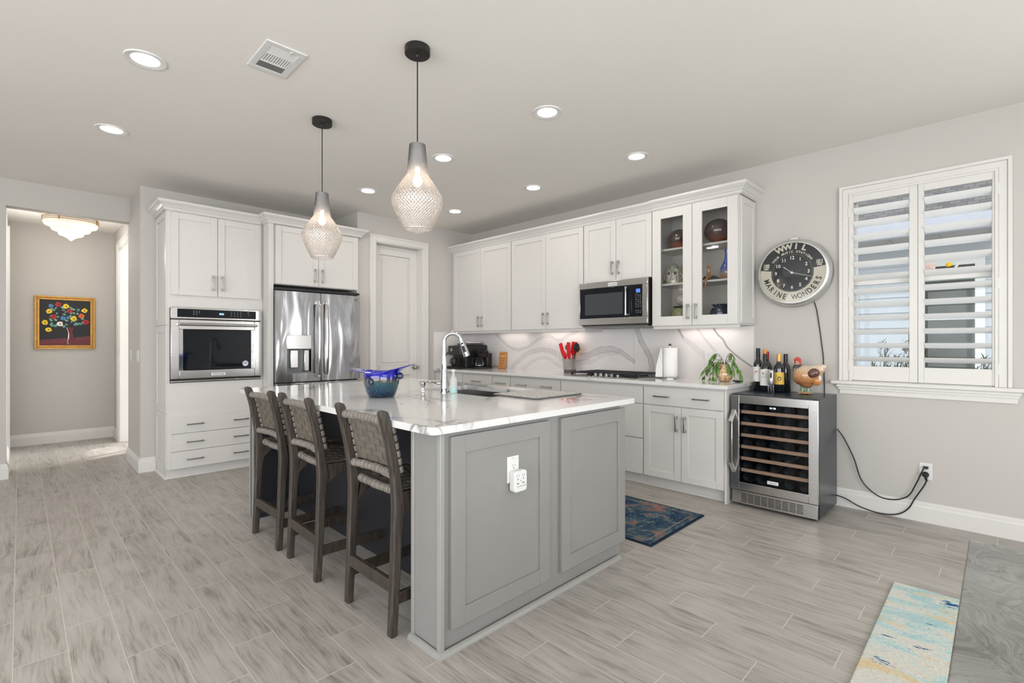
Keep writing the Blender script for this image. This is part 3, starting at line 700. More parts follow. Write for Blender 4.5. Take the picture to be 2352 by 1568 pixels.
# ================================================================ COOKTOP
ct = thing('gas_cooktop', 'black five-burner gas cooktop set in the right counter', 'cooktop', (4.115, 2.665, .914))
MB().box(3.875, 4.355, 2.29, 3.045, .9142, .921).build('tray', STEEL, ct, bevel=.003)
MB().box(3.90, 4.335, 2.31, 3.03, .921, .9225).build('burner_deck', STEELD, ct)
for by, bxx, r in ((2.44, 4.02, .04), (2.44, 4.25, .035), (2.90, 4.03, .03), (2.90, 4.25, .04), (2.67, 4.17, .052)):
    mb = MB(); mb.lathe([(r * 1.25, 0), (r * 1.25, .008), (r, .010), (r, .016), (r * .8, .018)], (bxx, by, .9225), 20); mb.build('burner', IRONM, ct, smooth=40)
for y0, y1 in ((2.30, 2.545), (2.55, 2.79), (2.795, 3.04)):
    mb = MB(); x0, x1 = 3.895 if y0 != 2.55 else 3.965, 4.345; zt = .9575
    for yy in (y0 + .006, y1 - .006): mb.box(x0, x1, yy - .006, yy + .006, zt - .012, zt)
    for xx in (x0 + .006, x1 - .006): mb.box(xx - .006, xx + .006, y0, y1, zt - .012, zt)
    for k in range(1, 7): xx = x0 + (x1 - x0) * k / 7; mb.box(xx - .004, xx + .004, y0 + .01, y1 - .01, zt - .010, zt)
    yy = (y0 + y1) / 2; mb.box(x0, x1, yy - .004, yy + .004, zt - .010, zt)
    for yy in (y0 + .006, y1 - .006):
        for xx in (x0 + .006, x1 - .006): mb.box(xx - .007, xx + .007, yy - .007, yy + .007, .9215, zt - .012)
    for k in range(8):     # slanting outer fingers
        xx = x0 + .02 + (x1 - x0 - .04) * k / 7
        if y0 == 2.30: mb.prism([(y0 + .006, zt), (y0 + .006, zt - .012), (y0 - .006, .926), (y0 - .012, .926)], 'x', xx - .004, xx + .004)
    mb.build('grate', IRONM, ct, bevel=.0015)
for k in range(5):
    y = 2.515 + k * .062; mb = MB(); mb.M = Matrix.Translation((3.925, y, .9225)) @ Matrix.Rotation(radians(-12), 4, 'Y')
    mb.lathe([(.021, 0), (.021, .004), (.017, .006), (.016, .026), (.013, .028)], seg=20); mb.build('knob', CHROME, ct, smooth=40)

# ================================================================ MICROWAVE
MY0, MY1, MZ0, MZ1 = 2.247, 3.010, 1.412, 1.838; MF = 4.01
mw = thing('microwave_oven', 'stainless over-the-range microwave with black glass door', 'microwave', (4.2, (MY0 + MY1) / 2, MZ0))
mb = MB(); mb.box(MF + .012, XR - .001, MY0 + .006, MY1 - .004, MZ0, MZ1); mb.build('body', BLACKM, mw, bevel=.003)
frm = ('R', MF)
mb = MB(); H0, H1 = 1.485, 1.775
fbox(mb, frm, MY0, MY1, 0, .022, H1, MZ1 - .002); fbox(mb, frm, MY0, MY1, 0, .022, MZ0 + .006, H0); fbox(mb, frm, MY0, MY0 + .055, 0, .022, H0, H1); fbox(mb, frm, MY1 - .012, MY1, 0, .022, H0, H1)
mb.build('door_frame', STEEL, mw, bevel=.004)
dr = MB(); fbox(dr, frm, MY0 + .16, MY1 - .012, 0, .026, H0, H1); dr = dr.build('door_glass', BLACKG, mw, bevel=.004)
mb = MB(); fbox(mb, frm, 2.50, MY1 - .075, .026, .0265, H0 + .03, H1 - .055); plabel(mb.build('viewing_window', pm('grey_mesh_window', (.045, .05, .058), .12, var=.1, scale=400), dr), 'grey perforated viewing window')
mb = MB(); fbox(mb, frm, MY0 + .055, MY0 + .159, 0, .024, H0, H1); cp = mb.build('control_panel', BLACKG, mw, bevel=.002)
mb = MB(); fbox(mb, frm, MY0 + .072, MY0 + .115, .024, .0246, H1 - .072, H1 - .038); plabel(mb.build('display', pm('blue_display', (.05, .1, .4), .3, var=0, emis=(.12, .28, .9), es=.8), cp), 'blue lit display')
mb = MB()
for r_ in range(11):
    for c_ in range(3):
        if r_ == 8: continue
        y = MY0 + .072 + c_ * .021; z = H1 - .088 - r_ * .0165; hw = (.003, .005, .0055)[(r_ + c_) % 3]; fbox(mb, frm, y - hw, y + hw, .024, .0245, z - .0016, z + .0016)
mb.build('buttons', pm('grey_print', (.5, .52, .55), .5, var=0), cp)
fbox(MB(), frm, MY0 + .10, MY0 + .105, .022, .0225, MZ0, MZ0)
mb = MB(); yy = 2.455; mb.tube([(MF - .052, yy, H0 + .016), (MF - .052, yy, H1 - .016)], .0075, 12)
for z in (H0 + .020, H1 - .020): mb.box(MF - .056, MF - .022, yy - .009, yy + .009, z - .010, z + .010)
mb.build('handle', CHROME, dr, smooth=40, bevel=.002)
bd = MB(); fbox(bd, frm, 2.565, 2.665, .022, .0245, 1.787, 1.817); bd = bd.build('badge', pm('silver_badge', (.75, .76, .78), .3, var=0), mw, bevel=.001)
mb = MB(); text_geo(mb, 'KitchenAid', .020, MX(MF - .0248, 2.615, 1.802)); plabel(mb.build('lettering', BLACKP, bd, nrm=False), 'dark lettering')
mb = MB(); mb.box(MF + .02, XR - .05, MY0 + .02, MY1 - .02, MZ0 - .014, MZ0); mb.build('grease_filter', STEELD, mw)

# ================================================================ TALL OVEN CABINET
OX0, OX1 = .935, 1.742; OF = 5.32
oc = thing('oven_cabinet', 'tall white cabinet housing the wall oven', 'cabinet', (1.34, 5.57, 0))
mb = MB(); mb.box(OX0, OX1, OF, YB - .001, .09, .875); mb.box(OX0, OX1, OF, YB - .001, 1.56, 2.44)
mb.box(OX0, OX0 + .02, OF, YB - .001, .875, 1.56); mb.box(OX1 - .02, OX1, OF, YB - .001, .875, 1.56)
mb.build('body', CABM, oc, bevel=.001)
MB().box(OX0, OX1, OF + .055, YB - .001, 0, .09).build('toe_kick', CABM, oc)
mb = MB(); mb.sweep([(OX0, YB - .03), (OX0, OF + .055), (OX1 + .0, OF + .055)], QR); mb.build('shoe_molding', CABM, oc, smooth=40)
def sidep(z0, z1):
    mb = MB(); x0, x1 = OX0 - .010, OX0; ya, yb = OF, YB - .03; f = .06
    mb.box(x0, x1, ya, ya + f, z0, z1); mb.box(x0, x1, yb - f, yb, z0, z1); mb.box(x0, x1, ya + f, yb - f, z0, z0 + f); mb.box(x0, x1, ya + f, yb - f, z1 - f, z1)
    mb.box(x0 + .007, x1, ya + f, yb - f, z0 + f, z1 - f); mb.build('side_panel', CABM, oc, bevel=.0015)
sidep(1.405, 2.436); sidep(.60, 1.395); sidep(.09, .598)
fr = ('I', OF)
for a, b, hx in ((.962, 1.333, 1.297), (1.337, 1.722, 1.374)):
    d = shaker(oc, fr, a, b, 1.680, 2.430, CABM); handle(d, ('I', OF - .018), hx, 1.808, .14)
for z0, z1 in ((.413, .572), (.252, .409), (.094, .248)):
    d = shaker(oc, fr, .962, 1.722, z0, z1, CABM, name='drawer', flat=True)
    for x in (1.147, 1.535): handle(d, ('I', OF - .018), x, z0 + (z1 - z0) * .5, .135, vert=False)
MB().sweep([(OX0 - .010, YB - .001), (OX0 - .010, OF - .004), (OX1 - .02, OF - .004)], crownp(2.438)).build('crown_molding', CABM, oc, smooth=25)
# wall oven
OVX0, OVX1 = .957, 1.722; OB, OT = .880, 1.568
ov = thing('built_in_oven', 'stainless wall oven with dark glass window in the tall cabinet', 'oven', (1.34, 5.5, .88))
MB().box(OVX0 + .01, OVX1 - .01, OF + .005, 5.78, .882, 1.555).build('body', BLACKM, ov)
fr = ('I', OF + .002)
mb = MB(); fbox(mb, fr, OVX0, OVX1, 0, .030, 1.462, OT); cp = mb.build('control_panel', STEEL, ov, bevel=.004)
mb = MB(); fbox(mb, fr, 1.008, 1.670, .030, .032, 1.478, 1.554); cg = mb.build('control_glass', BLACKG, cp, bevel=.001)
mb = MB()
for r_ in range(3):
    for c_ in range(3):
        if r_ == 2 and c_ == 2: continue
        fbox(mb, fr, 1.130 + c_ * .022, 1.142 + c_ * .022, .032, .0324, 1.535 - r_ * .016, 1.5375 - r_ * .016)
for r_ in range(4):
    for c_ in range(4): fbox(mb, fr, 1.445 + c_ * .028, 1.453 + c_ * .028, .032, .0324, 1.540 - r_ * .014, 1.542 - r_ * .014)
fbox(mb, fr, 1.595, 1.603, .032, .0324, 1.535, 1.542); fbox(mb, fr, 1.595, 1.61, .032, .0324, 1.516, 1.518)
mb.build('button_marks', pm('grey_print', (.5, .52, .55), .5), cg)
mb = MB(); fbox(mb, fr, 1.345, 1.385, .032, .0324, 1.508, 1.526); plabel(mb.build('display', pm('pale_display', (.2, .4, .6), .3, emis=(.5, .75, .95), es=.5, var=0), cg), 'pale lit clock display')
W0, W1, WA, WB = 1.052, 1.628, .992, 1.362; D0, D1 = .912, 1.455
mb = MB(); fbox(mb, fr, OVX0, W0 - .03, 0, .034, D0, D1); fbox(mb, fr, W1 + .03, OVX1, 0, .034, D0, D1)
fbox(mb, fr, W0 - .03, W1 + .03, 0, .034, D0, WA - .004); fbox(mb, fr, W0 - .03, W1 + .03, 0, .034, WB + .004, D1)
dr = mb.build('door', STEEL, ov, bevel=.004)
mb = MB()
for a, b in ((W0 - .03, W0), (W1, W1 + .03)): fbox(mb, fr, a, b, .0, .026, WA - .004, WB + .004)
mb.build('door_bevel', pm('bright_chrome_strip', (.75, .76, .78), .07, metal=1, var=.02, bmp=.25, bscale=14), dr)
mb = MB(); fbox(mb, fr, W0, W1, .0, .028, WA, WB); wn2 = mb.build('window', BLACKG, dr, bevel=.003)
mb = MB(); mb.M = MY(1.575, OF + .002 - .0284, 1.040); mb.lathe([(.0265, 0), (.0265, .0005)], seg=32)
stk = mb.build('sticker', pm('pale_blue_sticker', (.72, .76, .86), .4, var=0), wn2)
mb = MB(); text_geo(mb, 'CC', .024, MY(1.575, OF - .0272, 1.040), bold=.001)
mb.M = MY(1.575, OF - .0270, 1.040)
for k in range(14):
    a = radians(20 + k * 10.8); mb.M = MY(1.575, OF - .0270, 1.040) @ Matrix.Rotation(a, 4, 'Z'); mb.box(.0195, .0235, -.0012, .0012, 0, .0003)
mb.M = None; mb.build('sticker_print', pm('navy_print', (.03, .05, .15), .5, var=0), stk, nrm=False)
mb = MB(); mb.tube([(1.012, OF - .068, 1.412), (1.668, OF - .068, 1.412)], .0125, 20)
for x in (1.018, 1.662): mb.tube([(x, OF - .03, 1.412), (x, OF - .068, 1.412)], .0125, 16); mb.sphere((x, OF - .068, 1.412), .0135)
mb.build('handle', STEEL, dr, smooth=50)
bd = MB(); fbox(bd, fr, 1.278, 1.398, .034, .0365, .933, .957); bd = bd.build('badge', pm('silver_badge', (.75, .76, .78), .3, var=0), dr, bevel=.001)
mb = MB(); text_geo(mb, 'KitchenAid', .021, MY(1.338, OF + .002 - .0368, .945)); plabel(mb.build('lettering', BLACKP, bd, nrm=False), 'dark lettering')
mb = MB(); fbox(mb, fr, OVX0, OVX1, 0, .02, .900, .908); fbox(mb, fr, OVX0, OVX1, .002, .008, .877, .899); mb.build('vent_slot', BLACKM, ov)
mb = MB(); fbox(mb, fr, OVX0, OVX1, .008, .026, .882, .896); mb.build('lower_trim', STEEL, ov, bevel=.004)

# ================================================================ REFRIGERATOR CABINET
RF = 5.175; RX0, RX1 = 1.745, 2.719
rc = thing('refrigerator_cabinet', 'deep white cabinet surround above and beside the refrigerator', 'cabinet', (2.23, 5.5, 0))
mb = MB(); mb.box(RX0, RX0 + .048, RF - .018, YB - .001, 0, 2.44); mb.box(RX1 - .014, RX1, RF - .0, YB - .001, 0, 2.44)
mb.box(RX0 + .048, RX1 - .014, RF, YB - .001, 1.835, 2.44); mb.build('body', CABM, rc, bevel=.001)
fr = ('I', RF)
for a, b, hx in ((1.812, 2.250, 2.212), (2.254, RX1 - .016, 2.292)):
    d = shaker(rc, fr, a, b, 1.842, 2.430, CABM); handle(d, ('I', RF - .018), hx, 1.955, .14)
MB().sweep([(RX0 - .0, OF - .004), (RX0 - .0, RF - .022), (RX1 + .012, RF - .022), (RX1 + .012, YP - .001)], crownp(2.438)).build('crown_molding', CABM, rc, smooth=25)
# refrigerator
FF = 5.085
rf = thing('refrigerator', 'stainless french-door refrigerator with in-door water dispenser', 'refrigerator', (2.25, 5.45, 0))
MB().box(1.800, 2.700, FF + .075, YB - .03, .02, 1.775).build('body', pm('dark_grey_case', (.05, .05, .055), .4), rf)
for x0, x1 in ((1.797, 2.247), (2.253, 2.698)):
    mb = MB(); n_ = 10; xc, hw = (x0 + x1) / 2, (x1 - x0) / 2
    P = [(x0, FF + .07)] + [(xc + hw * math.sin(t) / math.sin(1.2), FF + .012 * (1 - math.cos(t)) / (1 - math.cos(1.2))) for t in [(-1.2 + 2.4 * k / n_) for k in range(n_ + 1)]] + [(x1, FF + .07)]
    if x0 < 2:   # left door around the dispenser recess
        cx0, cx1, cz0, cz1 = 1.897, 2.140, .935, 1.180
        mb.prism(P, 'z', 1.18, 1.765); mb.prism(P, 'z', .845, .935)
        def clip(xa, xb):
            q = [p for p in P[1:-1] if xa < p[0] < xb]
            def yy(x):
                t_ = (x - xc) / hw * math.sin(1.2); t_ = math.asin(max(-1, min(1, t_))); return FF + .012 * (1 - math.cos(t_)) / (1 - math.cos(1.2))
            return [(xa, FF + .07), (xa, yy(xa))] + q + [(xb, yy(xb)), (xb, FF + .07)]
        mb.prism(clip(x0, cx0), 'z', .935, 1.18); mb.prism(clip(cx1, x1), 'z', .935, 1.18)
        dl = mb.build('door', STEELF, rf, smooth=20)
        MB().box(cx0 + .001, cx1 - .001, FF + .060, FF + .068, cz0, cz1).build('recess', pm('grey_dispenser', (.16, .165, .17), .35, metal=.6), dl)
        mb = MB(); mb.box(cx0 + .045, cx0 + .125, FF + .03, FF + .055, cz0 + .05, cz1 - .01); mb.box(cx1 - .06, cx1 - .01, FF + .02, FF + .055, cz0 + .015, cz1 - .01); mb.build('paddle', STEEL, dl, bevel=.006)
        mb = MB(); mb.box(cx0 + .001, cx1 - .001, FF + .004, FF + .06, cz0 + .001, cz0 + .012); mb.build('drip_tray', STEELD, dl)
        mb = MB(); mb.box(cx0 - .004, cx1 + .004, FF - .006, FF + .004, cz1 - .001, 1.322); mb.build('dispenser_panel', STEEL, dl, bevel=.004)
        mb = MB(); mb.box(cx0 - .004, cx0, FF - .004, FF + .01, cz0 - .004, cz1); mb.box(cx1, cx1 + .004, FF - .004, FF + .01, cz0 - .004, cz1); mb.box(cx0, cx1, FF - .004, FF + .01, cz0 - .004, cz0); mb.build('dispenser_trim', STEELD, dl)
    else:
        mb.prism(P, 'z', .845, 1.765); dl = mb.build('door', STEELF, rf, smooth=20)
        mb = MB(); mb.M = MY(2.645, FF + .0015, 1.722); mb.lathe([(.013, 0), (.013, .001)], seg=24); mb.build('round_emblem', STEELD, dl)
    hx = x1 - .038 if x0 < 2 else x0 + .038
    mb = MB(); pts = [(hx, FF - .018, .89), (hx, FF - .05, .93), (hx, FF - .062, 1.10), (hx, FF - .066, 1.30), (hx, FF - .062, 1.48), (hx, FF - .05, 1.64), (hx, FF - .018, 1.68)]
    mb.tube(pts, .016, 12, sq=.55)
    for z in (.905, 1.665): mb.box(hx - .013, hx + .013, FF - .04, FF + .006, z - .016, z + .016)
    mb.build('handle', STEEL, dl, smooth=50)
mb = MB(); mb.box(1.797, 2.698, FF + .002, FF + .07, .10, .832); fz = mb.build('freezer_drawer', STEELF, rf, bevel=.004)
mb = MB(); mb.tube([(1.88, FF - .05, .76), (2.62, FF - .05, .76)], .013, 12)
for x in (1.90, 2.60): mb.box(x - .012, x + .012, FF - .05, FF + .004, .75, .77)
mb.build('handle', STEEL, fz, smooth=50)
MB().box(1.81, 2.69, FF + .03, FF + .075, .0, .10).build('base_grille', BLACKP, rf)
MB().box(1.80, 2.695, FF + .02, FF + .3, 1.776, 1.80).build('hinge_cover', BLACKP, rf)
# folded white card standing on the refrigerator cabinet
mb = MB(); 
mb.M = Matrix.Translation((2.62, 5.40, 2.441)) @ Matrix.Rotation(radians(25), 4, 'Z')
mb.prism([(-.06, 0), (-.055, 0), (.0, .115), (.055, 0), (.06, 0), (.002, .125), (-.002, .125)], 'y', -.07, .07)
tag(mb.build('folded_card', WHITEP), 'folded white card standing on top of the refrigerator cabinet', 'card')

# ================================================================ WINE COOLER
WX0, WX1, WYa, WYb, WT = 3.885, 4.385, .876, 1.464, .850
wc = thing('wine_cooler', 'black and stainless glass-door wine cooler at the end of the counter', 'wine cooler', (4.13, 1.17, 0))
NAVYB = pm('blue_black_case', (.018, .025, .036), .25, var=.05, bmp=.03, bscale=200)
mb = MB(); t_ = .03
mb.box(WX0 + .0, WX1, WYa, WYa + t_, .02, WT); mb.box(WX0, WX1, WYb - t_, WYb, .02, WT); mb.box(WX0, WX1, WYa + t_, WYb - t_, WT - t_, WT); mb.box(WX0, WX1, WYa + t_, WYb - t_, .02, .12); mb.box(WX1 - .03, WX1, WYa + t_, WYb - t_, .12, WT - t_)
mb.build('case', NAVYB, wc, bevel=.002)
mb = MB(); mb.box(WX0 - .028, WX0 - .004, WYa + .002, WYa + .062, .125, WT - .008); mb.box(WX0 - .028, WX0 - .004, WYb - .062, WYb - .002, .125, WT - .008)
mb.box(WX0 - .028, WX0 - .004, WYa + .062, WYb - .062, .125, .185); mb.box(WX0 - .028, WX0 - .004, WYa + .062, WYb - .062, WT - .068, WT - .008)
dr = mb.build('door', STEEL, wc, bevel=.002)
MB().box(WX0 - .022, WX0 - .018, WYa + .062, WYb - .062, .185, WT - .068).build('glass_pane', SMOKE, dr)
hy = WYb - .022
mb = MB(); mb.prism([(WX0 - .028, .735), (WX0 - .028, .70), (WX0 - .085, .64), (WX0 - .085, .345), (WX0 - .028, .285), (WX0 - .028, .25), (WX0 - .098, .335), (WX0 - .098, .65)], 'y', hy - .014, hy + .014)
mb.build('handle', pm('satin_steel', (.62, .62, .61), .22, metal=1), dr, bevel=.003)
for k in range(6):
    z = .715 - k * .0885
    mb = MB(); mb.box(WX0 + .004, WX0 + .020, WYa + .066, WYb - .066, z - .011, z + .013); s = mb.build('shelf', BEECH, wc, bevel=.001)
    mb = MB()
    for q in range(9): y = WYa + .08 + q * (WYb - WYa - .16) / 8; mb.box(WX0 + .02, WX1 - .05, y - .0025, y + .0025, z - .003, z + .002)
    mb.build('shelf_wires', BLACKM, s)
mb = MB(); text_geo(mb, '54 56', .017, MX(WX0 - .0228, 1.168, WT - .088), xs=1.1); mb.build('display', pm('display_digits', (.6, .75, 1), .4, emis=(.6, .8, 1), es=3, var=0), dr, nrm=False)
bd = MB(); fbox(bd, ('R', WX0 - .022), 1.130, 1.205, 0, .003, .206, .230); bd = bd.build('badge', pm('silver_badge', (.75, .76, .78), .3, var=0), dr, bevel=.004)
mb = MB(); text_geo(mb, 'Cuisinart', .014, MX(WX0 - .0252, 1.168, .218)); plabel(mb.build('lettering', BLACKP, bd, nrm=False), 'dark lettering')
mb = MB(); mb.M = MX(WX0 - .0285, 1.17, .152); mb.lathe([(.009, 0), (.009, .002)], seg=16); mb.build('lock', NICK, dr)
mb = MB(); mb.box(WX0 - .022, WX0 - .004, WYa + .006, WYb - .008, .022, .120); gr = mb.build('kick_grille', STEEL, wc, bevel=.002)
mb = MB()
for c_ in range(9):
    for r_ in range(6):
        y0 = WYa + .095 + c_ * .047; z0 = .040 + r_ * .0115; mb.box(WX0 - .0226, WX0 - .019, y0, y0 + .040, z0, z0 + .005)
mb.build('grille_slots', BLACKP, gr)
mb = MB()
for y in (WYa + .05, WYb - .05):
    for x in (WX0 + .04, WX1 - .05): mb.lathe([(.018, 0), (.018, .022)], (x, y, 0), 12)
mb.build('feet', BLACKP, wc)
rnd = random.Random(5)
BOTB = pm('bottle_bottom', (.004, .006, .008), .5, spec=.2, var=.3)
for k in range(7):     # the ends of the stored bottles, behind the dark glass
    for q in range(5):
        if (k, q) in ((1, 2), (4, 0)): continue
        z = .748 - k * .0885; y = WYa + .10 + q * .096; r = .036
        mb = MB(); mb.M = Matrix.Translation((WX0 + .03, y, z + (.0 if k else -.0))) @ Matrix.Rotation(radians(90), 4, 'Y')
        mb.lathe([(.004, .012), (r * .7, .004), (r * .96, 0), (r, .006), (r, .19), (.014, .25), (.014, .31)], seg=18)
        o = mb.build('wine_bottle', BOTB, None, smooth=50)
        tag(o, 'dark wine bottle lying on its side inside the cooler', 'bottle', 'bottles stored inside the wine cooler')
# ================================================================ ISLAND
IX0, IX1, IY0, IY1 = 1.168, 2.462, 1.565, 3.815; RX = 1.47
isl = thing('kitchen_island', 'grey kitchen island with shaker end panels and seating recess', 'island', (1.8, 2.7, 0))
mb = MB()
mb.box(IX0, IX1, IY0, IY0 + .02, .0, .884)                  # near end
mb.box(IX0, IX1, IY1 - .02, IY1, .0, .884)                  # far end
mb.box(IX1 - .02, IX1, IY0 + .02, IY1 - .02, .10, .884); mb.box(IX1 - .09, IX1 - .07, IY0 + .02, IY1 - .02, 0, .10)
for a, b in ((IY0, IY0 + .19), (IY1 - .10, IY1)):          # pilasters either side of the recess
    mb.box(IX0, IX0 + .02, a, b, 0, .884); mb.box(IX0, RX, b - .02, b, 0, .884) if a < 2 else mb.box(IX0, RX, a, a + .02, 0, .884)
mb.build('body', GREYM, isl, bevel=.0015)
plabel(MB().box(RX, RX + .02, IY0 + .19, IY1 - .10, 0, .884).build('knee_panel', SHADEP, isl), 'panel at the back of the seating recess, coloured dark for shade')
plabel(MB().box(IX0 + .022, RX, IY1 - .104, IY1 - .1005, 0, .884).build('knee_side_shade', SHADEP, isl), 'thin dark liner for shade on the side of the seating recess')  # thin sheet over the grey pilaster, coloured as its shaded face
for bx in (((IX0 - .006, IX0 + .016, IY0 - .012, IY0 + .014)), (IX0 - .006, IX0 + .006, IY0 + .172, IY0 + .194), (IX0 - .006, IX0, IY1 - .014, IY1 + .006)):
    plabel(MB().box(*bx, .0, .884).build('corner_trim', GREYL, isl, bevel=.003, seg=3), 'lighter grey corner bead')
fr = ('I', IY0)
for a, b in ((1.213, 1.815), (1.905, 2.488)): shaker(isl, fr, a, b, .090, .862, GREYM, name='end_panel', fw=.072, t=.02)
for k in range(3):
    a = IY0 + .03 + k * .74; shaker(isl, ('S', IX1), a, a + .735, .11, .862, GREYM, name='door', fw=.06) if 0 else None
mb = MB()
for k in range(3):
    a = IY0 + .012 + k * .745; mb = MB(); f = .06; z0, z1, b = .112, .862, a + .738
    mb.box(IX1, IX1 + .02, a, a + f, z0, z1); mb.box(IX1, IX1 + .02, b - f, b, z0, z1); mb.box(IX1, IX1 + .02, a + f, b - f, z0, z0 + f); mb.box(IX1, IX1 + .02, a + f, b - f, z1 - f, z1); mb.box(IX1, IX1 + .011, a + f, b - f, z0 + f, z1 - f)
    d = mb.build('door', GREYM, isl, bevel=.0015)
    mb = MB(); mb.box(IX1 + .044, IX1 + .053, b - .05, b - .04, .60, .74); mb.box(IX1 + .02, IX1 + .05, b - .052, b - .038, .61, .625); mb.box(IX1 + .02, IX1 + .05, b - .052, b - .038, .715, .73); mb.build('handle', NICK, d, bevel=.001)
SH = [(0, 0), (.020, 0), (.020, .006), (.015, .014), (.008, .020), (0, .022)]
plabel(MB().sweep([(RX, IY0 + .19), (IX0 - .006, IY0 + .19), (IX0 - .006, IY0 - .012), (IX1 - .03, IY0 - .012)][1:], SH).build('shoe_molding', GREYL, isl, smooth=40), 'lighter grey shoe molding')
# counter slab with sink cut-out and eased corners
SKX0, SKX1, SKY0, SKY1 = 1.985, 2.425, 2.17, 2.90
def slab_hole(outer, inner, z0, z1):
    bm = bmesh.new(); loops = []
    for pts in (outer, inner):
        vs = [bm.verts.new((x, y, z1)) for x, y in pts]; es = [bm.edges.new((vs[i], vs[(i + 1) % len(vs)])) for i in range(len(vs))]; loops.append(es)
    bmesh.ops.triangle_fill(bm, edges=loops[0] + loops[1], use_beauty=True)
    r = bmesh.ops.extrude_face_region(bm, geom=bm.faces[:]); bmesh.ops.translate(bm, vec=(0, 0, z0 - z1), verts=[g_ for g_ in r['geom'] if isinstance(g_, bmesh.types.BMVert)])
    bmesh.ops.recalc_face_normals(bm, faces=bm.faces); return bm
def rrect(x0, x1, y0, y1, r, n_=6):
    P = []
    for cx_, cy_, a0 in ((x1 - r, y1 - r, 0), (x0 + r, y1 - r, 90), (x0 + r, y0 + r, 180), (x1 - r, y0 + r, 270)):
        for k in range(n_ + 1): a = radians(a0 + 90 * k / n_); P.append((cx_ + r * cos(a), cy_ + r * sin(a)))
    return P
bm = slab_hole(rrect(1.100, 2.575, 1.520, 3.862, .035), rrect(SKX0, SKX1, SKY0, SKY1, .03), .884, .914)
me = bpy.data.meshes.new('island_countertop'); bm.to_mesh(me); bm.free(); me.materials.append(MARB)
io = bpy.data.objects.new('island_countertop', me); COL.objects.link(io); me.shade_smooth(); me.set_sharp_from_angle(angle=radians(35))
b = io.modifiers.new('bevel', 'BEVEL'); b.width = .003; b.segments = 2; b.limit_method = 'ANGLE'; b.angle_limit = radians(50)
tag(io, 'glossy white veined countertop slab on the grey island', 'countertop')
sk = thing('kitchen_sink', 'stainless undermount sink in the island countertop', 'sink', (2.2, 2.53, .66))
mb = MB(); t_ = .004; z0 = .66
mb.box(SKX0 - .02, SKX0 + .001, SKY0 - .02, SKY1 + .02, .880, .8835); mb.box(SKX1 - .001, SKX1 + .02, SKY0 - .02, SKY1 + .02, .880, .8835)
mb.box(SKX0 - t_, SKX0, SKY0, SKY1, z0, .883); mb.box(SKX1, SKX1 + t_, SKY0, SKY1, z0, .883); mb.box(SKX0, SKX1, SKY0 - t_, SKY0, z0, .883); mb.box(SKX0, SKX1, SKY1, SKY1 + t_, z0, .883); mb.box(SKX0, SKX1, SKY0, SKY1, z0 - t_, z0)
mb.build('basin', STEEL, sk)
mb = MB(); mb.lathe([(.045, 0), (.045, .003), (.03, .003), (.01, .001)], (2.2, 2.53, z0), 24); mb.build('drain', CHROME, sk, smooth=40)
mb = MB()
for k in range(5): mb.box(2.03 + k * .02, 2.034 + k * .02, 2.72, 2.89, .70, .80)
mb.box(2.03, 2.114, 2.72, 2.724, .795, .80); mb.box(2.03, 2.114, 2.886, 2.89, .795, .80); mb.box(2.03, 2.114, 2.72, 2.89, .66, .70)
tag(mb.build('sink_caddy', STEELD), 'small wire sponge caddy inside the sink basin', 'caddy')
# faucet
fx, fy = 2.005, 2.628
# stands just outside the cut-out
fx = 1.945; fy = 2.56
fc = thing('faucet', 'tall chrome pull-down faucet arching over the island sink', 'faucet', (fx, fy, .914))
mb = MB(); mb.lathe([(.029, 0), (.029, .004), (.026, .010), (.0235, .06), (.0195, .15), (.0165, .215), (.0155, .24)], (fx, fy, .914), 28); mb.build('body', CHROME, fc, smooth=45)
dv = Vector((.96, -.10, 0)).normalized(); dv = Vector((.78, -.62, 0)).normalized()
R_ = .056; top = 1.246
pts = [Vector((fx, fy, 1.15)), Vector((fx, fy, top))] + [Vector((fx, fy, top)) + dv * (R_ - R_ * cos(a)) + Vector((0, 0, R_ * sin(a))) for a in [pi * k / 14 for k in range(1, 13)]]
mb = MB(); mb.tube(pts, .0138, 18); mb.build('spout', CHROME, fc, smooth=50)
e0 = pts[-1]; dd = (pts[-1] - pts[-2]).normalized(); dd = (dd + Vector((0, 0, -.6))).normalized()
mb = MB(); mb.tube([e0, e0 + dd * .03, e0 + dd * .085, e0 + dd * .125], [.0145, .017, .021, .0225], 20); hd = mb.build('spray_head', CHROME, fc, smooth=50)
sd = Vector((-.72, -.69, 0)); c0 = e0 + dd * .075 + sd * .0195
mb = MB(); mb.tube([c0 - dd * .022, c0 + dd * .022], .008, 12); mb.sphere(e0 + dd * .038 + sd * .0165, .007); mb.build('button', BLACKP, hd, smooth=50)
mb = MB(); mb.cyl((fx - .0, fy, .975), (fx - .03, fy + .035, .978), .0125, .011); mb.tube([(fx - .03, fy + .035, .978), (fx - .045, fy + .055, .982), (fx - .07, fy + .10, .985), (fx - .085, fy + .15, .980)], [.011, .006, .0045, .004], 10); mb.build('lever', CHROME, fc, smooth=50)
sx, sy = 1.93, 2.775
t = thing('soap_dispenser', 'chrome deck-mounted soap pump left of the faucet', 'soap dispenser', (sx, sy, .914))
mb = MB(); mb.lathe([(.022, 0), (.022, .004), (.014, .008), (.011, .022), (.013, .030), (.018, .040), (.018, .056), (.008, .062)], (sx, sy, .914), 22); mb.build('base', CHROME, t, smooth=45)
mb = MB(); mb.tube([(sx, sy, .968), (sx + .02, sy - .008, .974), (sx + .055, sy - .02, .966)], [.006, .005, .0035], 10); mb.build('spout', CHROME, t, smooth=50)
